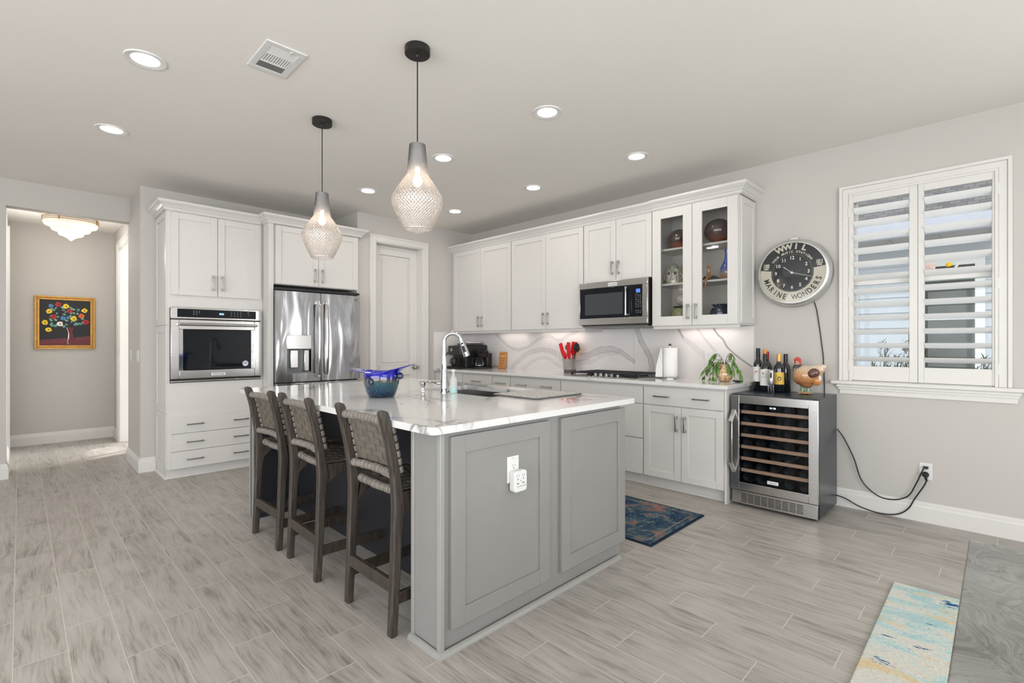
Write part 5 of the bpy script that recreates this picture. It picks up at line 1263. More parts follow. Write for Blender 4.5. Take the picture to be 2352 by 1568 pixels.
# outlet at right and its cords
def outlet(y0, y1, z0, z1, label, xw, duplex=True, blank=False):
    t = thing('power_outlet', label, 'outlet', (xw, (y0 + y1) / 2, z0)); fr = ('R', xw)
    mb = MB(); fbox(mb, fr, y0, y1, .0005, .006, z0, z1); mb.build('cover_plate', WHITEP, t, bevel=.002)
    if blank:
        mb = MB(); ym = (y0 + y1) / 2
        for z in (z0 + .03, z1 - .03): fbox(mb, fr, ym - .0025, ym + .0025, .006, .0065, z - .0025, z + .0025)
        mb.build('screws', pm('dark_slots', (.05, .05, .05), .5), t); return t
    mb = MB(); ym = (y0 + y1) / 2; zm = (z0 + z1) / 2; fbox(mb, fr, ym - .017, ym + .017, .006, .0075, zm - .034, zm + .034); mb.build('receptacle', WHITEP, t, bevel=.001)
    mb = MB()
    for z in (zm - .018, zm + .018):
        for d_ in (-.006, .006): fbox(mb, fr, ym + d_ - .001, ym + d_ + .001, .0075, .0078, z - .002, z + .006)
        fbox(mb, fr, ym - .002, ym + .002, .0075, .0078, z - .010, z - .006)
    mb.build('slots', BLACKP, t); return t
outlet(.325, .395, .295, .410, 'white wall outlet with two black plugs, right of the wine cooler', XR)
outlet(1.833, 1.908, 1.043, 1.166, 'white cover plate on the backsplash left of the potted plant', 4.408, blank=True)
outlet(1.738, 1.812, 1.043, 1.163, 'white backsplash outlet behind the trailing plant', 4.408)
outlet(3.566, 3.636, 1.045, 1.163, 'white backsplash outlet left of the utensil crock', 4.408)
def curve(pts, r, name, t, plug=None):
    P = [Vector(p) for p in pts]; out = []; L = len(P) - 1
    for i in range(L):
        p0, p1, p2, p3 = P[max(i - 1, 0)], P[i], P[i + 1], P[min(i + 2, L)]
        for k in range(8):
            f = k / 8; out.append(.5 * ((2 * p1) + (-p0 + p2) * f + (2 * p0 - 5 * p1 + 4 * p2 - p3) * f * f + (-p0 + 3 * p1 - 3 * p2 + p3) * f ** 3))
    out.append(P[-1]); c_ = MB().tube(out, r, 8).build(name, CORDM, t, smooth=60)
    if plug: plug().build('plug', BLACKP, c_, smooth=40, bevel=.002)
px = XR
def plug1(): mb = MB(); mb.box(px - .030, px - .0078, .345, .372, .372, .389); return mb
def plug2(): mb = MB(); mb.M = Matrix.Translation((px - .0078, .360, .332)) @ Matrix.Rotation(radians(-90), 4, 'Y'); mb.lathe([(.019, 0), (.019, .02), (.012, .03)], seg=20); mb.M = None; mb.tube([(px - .03, .360, .334), (px - .034, .357, .308), (px - .03, .352, .29)], [.012, .008, .005], 10); return mb
curve([(px - .04, .872, .585), (px - .035, .83, .52), (px - .03, .77, .38), (px - .028, .72, .22), (px - .03, .63, .135), (px - .03, .54, .122), (px - .03, .455, .165), (px - .03, .41, .26), (px - .032, .38, .345), (px - .026, .366, .380)], .0042, 'power_cord', wc, plug1)
curve([(px - .05, .878, .085), (px - .045, .82, .072), (px - .04, .73, .030), (px - .032, .62, .008), (px - .032, .52, .022), (px - .032, .455, .075), (px - .03, .415, .16), (px - .032, .37, .25), (px - .031, .353, .295)], .0042, 'power_cord', wc, plug2)
# hall switches on the wall stub
def switch(y0, y1, label, n_):
    t = thing('light_switch', label, 'switch', (.81, (y0 + y1) / 2, 1.06)); mb = MB(); mb.box(.804, .8095, y0, y1, 1.055, 1.17); mb.build('cover_plate', WHITEP, t, bevel=.002)
    for k in range(n_):
        ym = y0 + (y1 - y0) * (k + .5) / n_; MB().box(.8015, .804, ym - .016, ym + .016, 1.08, 1.145).build('rocker', WHITEP, t, bevel=.001)
switch(5.86, 5.975, 'white double rocker switch on the wall end nearest the oven cabinet', 2); switch(6.30, 6.37, 'white single switch near the hall opening edge', 1)
# painting in the hall: a plain bouquet of bright flowers on black
px0, px1, pz0, pz1 = .123, .686, 1.168, 1.825; py = 8.35
pt = thing('framed_painting', 'gold-framed painting of bright flowers in a vase on the hall wall', 'painting', (.405, py, pz0))
GOLD = pm('gold_frame', (.50, .26, .05), .38, metal=.35, var=.2, scale=30, bmp=.2, bscale=60)
mb = MB()
for a, b, d_ in ((0, .018, .030), (.018, .026, .018), (.026, .045, .024)):
    mb.box(px0 + a, px1 - a, py - d_, py - .001, pz1 - b, pz1 - a); mb.box(px0 + a, px1 - a, py - d_, py - .001, pz0 + a, pz0 + b); mb.box(px0 + a, px0 + b, py - d_, py - .001, pz0 + b, pz1 - b); mb.box(px1 - b, px1 - a, py - d_, py - .001, pz0 + b, pz1 - b)
mb.build('frame', GOLD, pt, bevel=.002)
mats = [pm('paint_' + n_, c, .5, var=.12, scale=40) for n_, c in (('black', (.010, .009, .010)), ('red', (.42, .012, .012)), ('yellow', (.80, .55, .02)), ('teal', (.12, .33, .27)), ('blue', (.06, .22, .45)), ('white', (.75, .73, .68)), ('maroon', (.13, .018, .025)), ('orange', (.70, .14, .02)), ('dark_centre', (.02, .012, .01)), ('pink_line', (.38, .12, .14)), ('green_pale', (.25, .42, .33)))]
mb = MB(); yb_ = py - .012; cw, chh = px1 - px0 - .09, pz1 - pz0 - .09
def C(u, v): return (px0 + .045 + u * cw, pz0 + .045 + v * chh)
mb.box(px0 + .044, px1 - .044, yb_, yb_ + .006, pz0 + .044, pz1 - .044)
rnd = random.Random(11)
def blob(u, v, r, k, lay, wob=.22, asp=1, ang=0):
    cx_, cz_ = C(u, v); P = []
    for q in range(14):
        a = 2 * pi * q / 14; rr = r * (1 + rnd.uniform(-wob, wob)); xx, zz = rr * cos(a), rr * asp * sin(a); P.append((cx_ + xx * cos(ang) - zz * sin(ang), cz_ + xx * sin(ang) + zz * cos(ang)))
    mb.k = k; mb.prism(P, 'y', yb_ - .0006 * lay, yb_)
def line(u0, v0, u1, v1, w_, k, lay):
    a, b = C(u0, v0), C(u1, v1); d = Vector((b[0] - a[0], b[1] - a[1])).normalized(); nn = (-d.y * w_, d.x * w_); mb.k = k
    mb.prism([(a[0] + nn[0], a[1] + nn[1]), (b[0] + nn[0], b[1] + nn[1]), (b[0] - nn[0], b[1] - nn[1]), (a[0] - nn[0], a[1] - nn[1])], 'y', yb_ - .0006 * lay, yb_)
# image position inside the canvas: u from left, v from bottom
mb.k = 6; 
a_, b_, c_, d_ = C(0, 0), C(1, 0), C(1, .20), C(0, .10); mb.prism([a_, b_, c_, d_], 'y', yb_ - .0004, yb_)
line(0, .105, .5, .155, .0015, 9, 2); line(.70, .165, 1, .20, .0015, 9, 2); line(0, .05, .5, .10, .0012, 9, 2); line(.70, .125, 1, .155, .0012, 9, 2)
for k in range(46):
    u = rnd.uniform(.16, .86); v_ = rnd.uniform(.44, .88)
    if (u - .5) ** 2 / .16 + (v_ - .62) ** 2 / .08 > 1: continue
    blob(u, v_, rnd.uniform(.010, .016), rnd.choice([3, 3, 10]), 2, .2, rnd.uniform(.6, 1), rnd.uniform(0, 3))
for u, v_ in ((.27, .78), (.62, .82), (.84, .60), (.22, .55), (.24, .44), (.30, .43), (.74, .48), (.47, .42)): blob(u, v_, .017, 3, 3, .2, .8, u * 9)
for u, v_, k, r in ((.36, .905, 1, .030), (.51, .87, 2, .029), (.18, .745, 2, .029), (.88, .785, 2, .028), (.58, .765, 1, .026), (.27, .63, 1, .029), (.82, .66, 7, .029), (.66, .60, 2, .030), (.10, .50, 2, .029), (.91, .52, 1, .030), (.39, .47, 5, .030), (.17, .345, 2, .029), (.45, .60, 4, .024), (.22, .865, 4, .022), (.55, .62, 4, .018)):
    blob(u, v_, r, k, 5, .16); blob(u + .005, v_ - .003, r * .24, 8, 6, .2); 
vz = [(.52, .40), (.66, .40), (.635, .30), (.655, .20), (.67, .10), (.66, .03), (.56, .03), (.53, .08), (.55, .18), (.56, .28)]
mb.k = 6; mb.prism([C(u, v_) for u, v_ in vz], 'y', yb_ - .002, yb_)
for (u0, v0), (u1, v1) in zip(vz[6:] + vz[:1], vz[7:] + vz[:1]): line(u0, v0, u1, v1, .0026, 9 if u0 < .55 else 5, 5)
line(.565, .27, .56, .16, .004, 5, 6); line(.56, .16, .545, .10, .003, 5, 6)
mb.build('canvas', mats, pt)

# ================================================================ COUNTER THINGS
T = .9145
# espresso machine
t = thing('espresso_machine', 'black espresso machine in the counter corner by the pantry', 'coffee machine', (4.22, 4.98, T))
mb = MB(); mb.box(4.02, 4.39, 4.83, 5.10, T, T + .30); bdy = mb.build('body', BLACKP, t, bevel=.015, seg=3)
mb = MB(); mb.box(3.93, 4.03, 4.84, 5.09, T + .17, T + .295); hd = mb.build('brew_head', pm('dark_graphite', (.03, .03, .033), .3), t, bevel=.012, seg=3)
mb = MB(); mb.box(3.88, 4.03, 4.85, 5.08, T, T + .03); mb.build('drip_tray', BLACKM, t, bevel=.004)
mb = MB(); mb.M = MX(3.93, 5.00, T + .24); mb.lathe([(.024, 0), (.022, .012), (.012, .014)], seg=24); mb.build('dial', NICK, hd, smooth=40)
mb = MB(); mb.box(4.06, 4.36, 4.88, 5.06, T + .30, T + .325); mb.build('bean_lid', pm('brown_smoke_lid', (.12, .09, .085), .3), t, bevel=.008)
mb = MB()
for k in range(6): mb.box(4.12 + k * .012, 4.126 + k * .012, 4.8285, 4.83, T + .20, T + .25); mb.box(4.26 + k * .012, 4.266 + k * .012, 4.8285, 4.83, T + .20, T + .25)
mb.build('vent_slots', pm('slot_black', (.003, .003, .003), .6), bdy)
mb = MB(); mb.tube([(3.97, 5.09, T + .22), (3.95, 5.12, T + .20), (3.93, 5.14, T + .16)], [.008, .007, .009], 10); mb.build('steam_knob', BLACKP, t, smooth=50)
# mug/portafilter under head
t = thing('black_mug', 'black travel mug under the espresso machine spout', 'mug', (3.955, 4.965, T + .031))
mb = MB(); mb.lathe([(.030, 0), (.035, .01), (.037, .10), (.034, .105), (.030, .10)], (3.955, 4.99, T + .031), 24); mb.tube([(3.95, 5.025, T + .12), (3.95, 5.055, T + .115), (3.95, 5.06, T + .07), (3.95, 5.025, T + .055)], .006, 8); mb.build('mug', BLACKP, t, smooth=50)
t = tag(MB().box(4.10, 4.30, 4.86, 4.93, T + .3255, T + .345).build('tissue_pack', WHITEP, None, bevel=.006), 'small white packet lying on the espresso machine', 'packet')
# drip coffee maker
cx_, cy_ = 4.17, 4.70
t = thing('drip_coffee_maker', 'small black drip coffee maker with glass carafe', 'coffee maker', (cx_, cy_, T))
mb = MB(); mb.box(4.07, 4.29, 4.625, 4.775, T, T + .028); mb.build('base', BLACKP, t, bevel=.008)
mb = MB(); mb.box(4.205, 4.29, 4.63, 4.77, T + .028, T + .20); mb.build('water_tank', BLACKP, t, bevel=.01)
mb = MB(); mb.M = Matrix.Translation((4.185, cy_, T + .145)); mb.lathe([(.070, 0), (.078, .01), (.080, .065), (.083, .075), (.078, .083), (.02, .086)], seg=32); mb.build('filter_head', pm('glossy_black', (.010, .008, .009), .15), t, smooth=45)
mb = MB(); mb.lathe([(.048, 0), (.055, .012), (.057, .05), (.045, .085), (.043, .10)], (4.135, cy_, T + .029), 28); car = mb.build('carafe', SMOKE, t, smooth=45)
mb = MB(); mb.lathe([(.044, 0), (.047, .012), (.02, .018)], (4.135, cy_, T + .128), 24); mb.tube([(4.10, cy_ + .03, T + .135), (4.07, cy_ + .055, T + .13), (4.065, cy_ + .06, T + .07), (4.09, cy_ + .045, T + .05)], .007, 8); mb.build('carafe_handle', BLACKP, car, smooth=45)
mb = MB(); mb.lathe([(.0575, .012), (.0575, .018)], (4.135, cy_, T + .029), 28); mb.build('steel_band', NICK, car, smooth=45)
curve([(4.28, 4.63, T + .02), (4.33, 4.60, T + .03), (4.36, 4.585, T + .02), (4.385, 4.62, T + .006)], .003, 'power_cord', t)
# wooden sign leaning against the backsplash
t = thing('wooden_sign', 'small orange-brown wooden plaque with engraved lettering on the counter', 'sign', (4.36, 4.51, T))
M_ = Matrix.Translation((4.352, 4.515, T + .001)) @ Matrix.Rotation(radians(9), 4, 'Z') @ Matrix.Rotation(radians(9), 4, 'Y')
mb = MB(); mb.M = M_; mb.box(-.010, .010, -.056, .056, 0, .215); sg = mb.build('plaque', woodmat('orange_wood', (.42, .17, .05), (.60, .27, .09), .45), t, bevel=.003)
mb = MB(); TT = M_ @ Matrix(((0, 0, -1, 0), (-1, 0, 0, 0), (0, 1, 0, 0), (0, 0, 0, 1)))
for k, (s_, z, hh) in enumerate((('...........', .186, .018), ('.......', .125, .02), ('.........', .100, .018), ('........', .070, .018), ('....', .04, .02))):
    for q in range(len(s_)): w_ = .0028 if q % 3 else .0014; mb.M = TT @ Matrix.Translation(((q - len(s_) / 2 + .5) * .0078, z, .0102)); mb.box(-w_, w_, -.0035, .0035, 0, .0004)
mb.M = None; mb.build('engraving', pm('burnt_line', (.16, .06, .02), .7), sg)
mb = MB()
for q in range(4): mb.M = TT @ Matrix.Translation(((q - 1.5) * .018, .160, .0102)); mb.box(-.0055, .0055, -.0075, .0075, 0, .0005)
mb.M = None; mb.build('gilt_letters', pm('gilt', (.75, .5, .15), .4, var=.1), sg)
# utensil crock
ux, uy = 4.265, 3.345
t = thing('utensil_crock', 'brushed metal utensil crock beside the cooktop', 'crock', (ux, uy, T))
mb = MB(); mb.lathe([(.062, 0), (.064, .004), (.070, .035), (.082, .150), (.084, .152), (.081, .153), (.068, .04), (.060, .008)], (ux, uy, T), 40, caps=False); mb._add([], []); mb.lathe([(.061, .004), (.061, .008)], (ux, uy, T), 30)
mb.build('cup', STEEL, t, smooth=45)
mb = MB(); mb.lathe([(.0635, .0), (.0655, .001), (.070, .034), (.0715, .036)], (ux, uy, T), 40, caps=False); mb.build('base_band', pm('taupe_band', (.13, .11, .11), .5), t, smooth=45)
RED = pm('red_silicone', (.72, .015, .018), .35, var=.05); WOODL = woodmat('light_wood', (.45, .25, .11), (.62, .38, .19), .5)
def utensil(dy, dx, lean_y, lean_x, L, head, mat, label, hl=.08, hw_=.032, hmat=None):
    b0 = Vector((ux + dx * .4, uy + dy * .4, T + .02)); tip = Vector((ux + lean_x, uy + lean_y, T + L)); ax = (tip - b0).normalized()
    t = thing('cooking_utensil', label, 'utensil', tuple(b0), 'utensils standing in the metal crock')
    mb = MB(); mb.tube([b0, tip - ax * hl], .007, 10); mb.build('shaft', hmat or mat, t, smooth=50)
    side = Vector((.0, 1, 0)) - ax * ax.y; side.normalize(); nrm_ = ax.cross(side)
    mb = MB(); mb.M = Matrix((( nrm_.x, side.x, ax.x, tip.x), (nrm_.y, side.y, ax.y, tip.y), (nrm_.z, side.z, ax.z, tip.z), (0, 0, 0, 1)))
    if head == 'spatula': mb.prism([(-hw_ * .5, -hl), (hw_ * .5, -hl), (hw_, -hl * .75), (hw_, -.012), (hw_ * .7, 0), (-hw_ * .8, 0), (-hw_, -.01), (-hw_, -hl * .75)], 'x', -.004, .004)
    elif head == 'turner': mb.prism([(-hw_ * .4, -hl), (hw_ * .4, -hl), (hw_, -hl * .8), (hw_, 0), (-hw_, 0), (-hw_, -hl * .8)], 'x', -.002, .002)
    elif head == 'spoon': mb.sphere((0, 0, -hl / 2), (.010, hw_, hl / 2), 20, 12)
    elif head == 'whisk':
        for k in range(5):
            a = pi * k / 5; mb.tube([(0, 0, -hl)] + [(cos(a) * hw_ * sin(q * pi / 6) , sin(a) * hw_ * sin(q * pi / 6), -hl / 2 - cos(q * pi / 6) * hl / 2) for q in range(1, 6)] + [(0, 0, 0)], .0018, 6)
    mb.build('head', mat, t, smooth=45, bevel=.001 if head in ('spatula', 'turner') else 0)
utensil(.05, -.03, .120, -.02, .325, 'spatula', RED, 'leftmost red spatula in the metal crock', .16, .024)
utensil(.03, .03, .062, -.045, .245, 'spoon', RED, 'short red spoon low at the left in the crock', .10, .034)
utensil(.02, .02, .045, .02, .320, 'spoon', NICK, 'steel ladle with round bowl between the red utensils', .08, .042)
utensil(-.01, -.03, .006, -.02, .335, 'spatula', RED, 'tall narrow red spatula in the middle of the crock', .18, .024)
utensil(-.02, .03, -.042, .03, .340, 'turner', RED, 'wide red turner blade right of centre in the crock', .15, .038)
utensil(-.03, -.02, -.022, -.05, .24, 'spatula', RED, 'short red handle in front in the crock', .10, .013)
utensil(-.05, .0, -.110, -.01, .325, 'spoon', BLACKP, 'black serving spoon at the right of the crock', .10, .044)
utensil(-.06, .02, -.128, .02, .275, 'spoon', WOODL, 'wooden spoon at the far right of the crock', .10, .022, WOODL)
# paper towel holder
tx, ty = 4.235, 2.155
t = thing('paper_towel_holder', 'upright paper towel roll on a wire holder beside the cooktop', 'paper towel holder', (tx, ty, T))
mb = MB(); mb.lathe([(.082, 0), (.082, .003), (.078, .004)], (tx, ty, T), 36); mb.tube([(tx + .080 * cos(a), ty + .080 * sin(a), T + .018) for a in [2 * pi * k / 30 for k in range(31)]], .002, 6)
for k in range(12): a = 2 * pi * k / 12; mb.cyl((tx + .08 * cos(a), ty + .08 * sin(a), T + .003), (tx + .08 * cos(a), ty + .08 * sin(a), T + .018), .0015, seg=6)
mb.cyl((tx, ty, T), (tx, ty, T + .30), .006); mb.build('holder', CHROME, t, smooth=40)
mb = MB(); mb.lathe([(.006, 0), (.014, .005), (.011, .018), (.003, .022)], (tx, ty, T + .298), 16); mb.build('finial', pm('dark_bronze', (.08, .05, .04), .35, metal=.5), t, smooth=45)
mb = MB(); mb.lathe([(.019, 0), (.064, 0), (.066, .003), (.066, .272), (.064, .275), (.019, .275)], (tx, ty, T + .006), 48); mb.build('paper_roll', pm('paper_towel', (.84, .835, .83), .85, var=.01, bmp=.25, bscale=120), t, smooth=40)
mb = MB(); sht = []
for z_, e in ((0, .050), (.10, .042), (.20, .018), (.265, .004)): sht.append([(tx - .055, ty + .045, T + .012 + z_), (tx - .045 - e * .3, ty + .066 + e, T + .012 + z_)])
vs = [p for r in sht for p in r]; mb._add(vs, [(2 * i, 2 * i + 1, 2 * i + 3, 2 * i + 2) for i in range(3)]); o = mb.build('loose_sheet', pm('paper_towel', (.84, .835, .83), .85), t, nrm=False)
so = o.modifiers.new('thickness', 'SOLIDIFY'); so.thickness = .001
# potted trailing plant
gx, gy = 4.20, 1.645
t = thing('trailing_houseplant', 'green trailing plant in an amber pebbled glass vase at the counter end', 'potted plant', (gx, gy, T))
def ambermat():
    m, n, l, p = nt('amber_mottled_glass'); l.new(ramp(n, l, noise(n, l, objco(n), 26, 5, .6, 1.5), [(.3, (.16, .06, .02)), (.45, (.48, .27, .10)), (.56, (.62, .50, .34)), (.7, (.70, .45, .42))]), p.inputs['Base Color']); p.inputs['Roughness'].default_value = .08; p.inputs['Coat Weight'].default_value = .7; return m
mb = MB(); mb.lathe([(.030, 0), (.045, .006), (.063, .035), (.068, .062), (.062, .092), (.045, .112), (.036, .118), (.036, .138), (.042, .145), (.038, .147), (.032, .138), (.032, .118)], (gx, gy, T), 36); mb.build('vase', ambermat(), t, smooth=50)
LG = pm('bright_leaf', (.11, .24, .045), .4, var=.4, scale=30); STM = pm('plant_stem', (.11, .11, .04), .5)
rnd = random.Random(4); st = MB(); lf = MB()
def leaf(mb, base, d, L, w_, droop=.5, twist=0):
    d = d.normalized(); up = Vector((0, 0, 1)); sd = d.cross(up); sd = sd.normalized() if sd.length > .05 else Vector((1, 0, 0)); P = []
    sd = (sd * cos(twist) + d.cross(sd) * sin(twist)).normalized(); n_ = 6; q = base.copy(); dd = d.copy()
    W = [.15, .7, 1, .9, .6, .3, .03]
    ring = []
    for i in range(n_ + 1):
        ww = w_ * W[i]; fold = dd.cross(sd) * ww * .25
        ring.append((q - sd * ww + fold, q - fold * .4, q + sd * ww + fold)); dd = (dd + Vector((0, 0, -droop / n_))).normalized(); q = q + dd * (L / n_); q.z = max(q.z, T + .006)
    b = [p for r in ring for p in r]
    mb._add(b, [(3 * i + j, 3 * i + j + 1, 3 * i + 3 + j + 1, 3 * i + 3 + j) for i in range(n_) for j in (0, 1)])
top = Vector((gx, gy, T + .14))
# stems: (screen-right is -y). (dy, dx, rise, reach end drop)
STEMS = [(.13, -.03, .10, -.03), (.16, -.05, .06, -.06), (.10, -.06, .05, -.10), (.07, -.07, .06, -.09), (.12, .02, .16, .05), (-.08, -.03, .17, -.02), (-.12, .0, .13, -.08), (-.14, -.04, .08, -.06), (-.05, -.05, .05, -.02), (.04, -.09, .06, -.10), (.17, .0, .07, -.10), (-.10, -.04, .19, .02), (.05, -.03, .10, .0)]
for dy, dx, rise, drop in STEMS:
    e = top + Vector((dx, dy, drop)); m_ = top + Vector((dx * .55, dy * .55, rise)); pts = []
    for k in range(9):
        f = k / 8; pts.append(top * (1 - f) ** 2 + m_ * (2 * f * (1 - f)) + e * f * f)
    pts[0] = Vector((gx + rnd.uniform(-.01, .01), gy + rnd.uniform(-.01, .01), T + .10)); st.tube(pts, [.0028 - .0015 * k / 8 for k in range(9)], 6)
    tdir = (pts[-1] - pts[-3]).normalized()
    for k in (4, 5, 6, 7, 8):
        for s in (-1, 1):
            if rnd.random() < .40: continue
            dirn = (tdir * .5 + Vector((rnd.uniform(-.5, .3), s * .35 + (.2 if dy > 0 else -.2), -.25)))
            leaf(lf, pts[k], dirn, rnd.uniform(.045, .08), rnd.uniform(.006, .0105), rnd.uniform(.4, 1.4), rnd.uniform(-.8, .8))
    leaf(lf, pts[-1], tdir, .09, .012, .8)
    leaf(lf, pts[-1], tdir + Vector((0, -.3, -.3)), .075, .010, .9)
st.build('stems', STM, t, smooth=50); o = lf.build('leaves', LG, t, nrm=False); o.data.shade_smooth(); so = o.modifiers.new('thickness', 'SOLIDIFY'); so.thickness = .0012
t = MB(); t.box(4.18, 4.29, 1.53, 1.555, T, T + .012); t.box(4.20, 4.22, 1.50, 1.58, T + .004, T + .015)
tag(t.build('multi_tool', BLACKP, None, bevel=.004), 'small dark metal tool lying by the plant vase', 'tool')

# ================================================================ ON THE WINE COOLER
BOTG = pm('dark_bottle_glass', (.006, .010, .012), .06, var=0, coat=1)
LABW = pm('white_paper_label', (.78, .77, .75), .5, var=.01)
def bottle(x, y, H, label, cap, capL, lab=None, r=.037, shoulder='bordeaux'):
    z = WT + .0008; t = thing('wine_bottle', label, 'wine bottle', (x, y, z), None); zs = H * .60
    mb = MB(); mb.lathe([(r * .85, 0), (r, .006), (r, zs), (r * .96, zs + .012), (r * .78, zs + .030), (r * .50, zs + .046), (.0155, zs + .058), (.0145, H - .03), (.0155, H - .012), (.0155, H - .004), (.013, H)], (x, y, z), 36); mb.build('bottle_body', BOTG, t, smooth=50)
    mb = MB(); mb.lathe([(.0158, H - capL), (.0160, H - .004), (.0145, H + .001), (.004, H + .0015)], (x, y, z), 28); mb.build('capsule', cap, t, smooth=40)
    return t, z
def wraplabel(t, x, y, z0, z1, r, a0, a1, mat, name='label', dr=.0006, seg=24):
    mb = MB(); vs = []; 
    for k in range(seg + 1): a = a0 + (a1 - a0) * k / seg; vs += [(x + (r + dr) * cos(a), y + (r + dr) * sin(a), z0), (x + (r + dr) * cos(a), y + (r + dr) * sin(a), z1)]
    mb._add(vs, [(2 * k, 2 * k + 2, 2 * k + 3, 2 * k + 1) for k in range(seg)]); o = mb.build(name, mat, t, nrm=False); o.data.shade_smooth(); return o
CA = radians(180 + 17)     # direction that faces the camera
def patch(lo, x, y, r, pts2, mat, name, z, dr=.0011):
    """flat emblem wrapped on the bottle: pts (arc offset, height)"""
    mb = MB(); 
    for pts in pts2:
        vs = []
        for s_, h_ in pts: a = CA + s_ / r; vs.append((x + (r + dr) * cos(a), y + (r + dr) * sin(a), z + h_))
        mb._add(vs, [list(range(len(vs)))])
    return mb.build(name, mat, lo, nrm=False)
DKC = pm('black_capsule', (.012, .012, .014), .4, var=0)
t, z = bottle(4.28, 1.405, .345, 'tall leftmost wine bottle with white label and black neck, beside the countertop end', DKC, .075)
lo = wraplabel(t, 4.28, 1.405, z + .075, z + .195, .037, CA - 1.5, CA + 1.5, LABW)
patch(lo, 4.28, 1.405, .037, [[(-.018, .150), (-.008, .152), (-.006, .162), (-.016, .163)], [(.002, .148), (.020, .150), (.022, .158), (.004, .160)], [(-.024, .135), (-.020, .135), (-.019, .158), (-.022, .158)]], pm('red_print2', (.5, .03, .03), .5), 'red_emblem', z)
t, z = bottle(4.235, 1.337, .300, 'wine bottle with duck emblem on a white label, orange cork stopper', DKC, .060)
mb = MB(); mb.lathe([(.010, 0), (.0125, .004), (.0125, .034), (.010, .038)], (4.235, 1.337, z + .300), 18); plabel(mb.build('stopper', pm('orange_stopper', (.70, .27, .05), .5), t, smooth=40), 'orange stopper')
lo = wraplabel(t, 4.235, 1.337, z + .048, z + .178, .037, CA - 1.5, CA + 1.5, LABW)
patch(lo, 4.235, 1.337, .037, [[(.024, .146), (.010, .132), (-.010, .130), (-.014, .136), (-.012, .144), (.004, .140)], [(-.010, .136), (-.016, .136), (-.018, .150), (-.026, .148), (-.026, .152), (-.016, .156), (-.011, .150)]][::1], pm('duck_olive', (.16, .11, .03), .5), 'duck_emblem', z)
mb = MB()
for k, ch in enumerate('DECOY'):
    a = CA + (k - 2) * -.0105 / .037 * -1; a = CA - (2 - k) * -.0; s_ = (k - 2) * .0105; a = CA + s_ / .037
    M = Matrix.Translation((4.235 + .0384 * cos(a), 1.337 + .0384 * sin(a), z + .116)) @ Matrix.Rotation(a + pi / 2, 4, 'Z') @ Matrix.Rotation(pi / 2, 4, 'X')
    text_geo(mb, ch, .0135, M, ext=.0002)
mb.build('lettering', pm('grey_ink', (.18, .19, .25), .5), lo, nrm=False)
t, z = bottle(4.335, 1.355, .318, 'wine bottle with shiny red neck, half hidden behind the duck label bottle', pm('red_foil', (.35, .012, .03), .3, metal=.3), .062)
t, z = bottle(4.245, 1.238, .302, 'wine bottle with gold neck foil and yellow sunflower label', pm('gold_foil', (.65, .38, .08), .35, metal=.3, var=.08), .058)
lo = wraplabel(t, 4.245, 1.238, z + .062, z + .158, .037, CA - .9, CA + 1.35, pm('yellow_label', (.72, .48, .08), .5, var=.15, scale=30))
fl = []
for k in range(10):
    a = 2 * pi * k / 10; fl.append([(.002 + .008 * cos(a - .35), .108 + .008 * sin(a - .35)), (.002 + .026 * cos(a), .108 + .026 * sin(a)), (.002 + .008 * cos(a + .35), .108 + .008 * sin(a + .35))])
fl.append([(.002 + .014 * cos(2 * pi * k / 12), .108 + .014 * sin(2 * pi * k / 12)) for k in range(12)])
patch(lo, 4.245, 1.238, .037, fl, pm('ink_navy', (.02, .02, .06), .5), 'flower_emblem', z)
t, z = bottle(4.335, 1.215, .300, 'dark unlabeled wine bottle at the back right of the group', pm('navy_capsule', (.015, .02, .03), .35, var=0), .060)
# electric opener
ox, oy = 4.165, 1.272
t = thing('electric_corkscrew', 'upright silver electric corkscrew in front of the wine bottles', 'corkscrew', (ox, oy, WT))
mb = MB(); mb.lathe([(.0225, .060), (.024, .064), (.024, .168), (.020, .176), (.004, .178)], (ox, oy, WT + .0008), 28); b0 = mb.build('body', pm('satin_silver', (.55, .56, .57), .25, metal=1), t, smooth=45)
mb = MB(); mb.lathe([(.022, 0), (.0235, .003), (.0235, .061)], (ox, oy, WT + .0008), 28, caps=False); mb.build('clear_collar', SMOKE, t, smooth=45)
mb = MB(); a = CA; mb.M = Matrix.Translation((ox, oy, WT + .135)) @ Matrix.Rotation(a, 4, 'Z'); mb.sphere((.022, 0, 0), (.005, .008, .028), 14, 10); mb.build('button', BLACKP, b0, smooth=60)
mb = MB(); mb.tube([(ox + .006 * cos(k * .9), oy + .006 * sin(k * .9), WT + .01 + k * .0022) for k in range(24)], .0018, 6); mb.build('worm', CHROME, t, smooth=60)
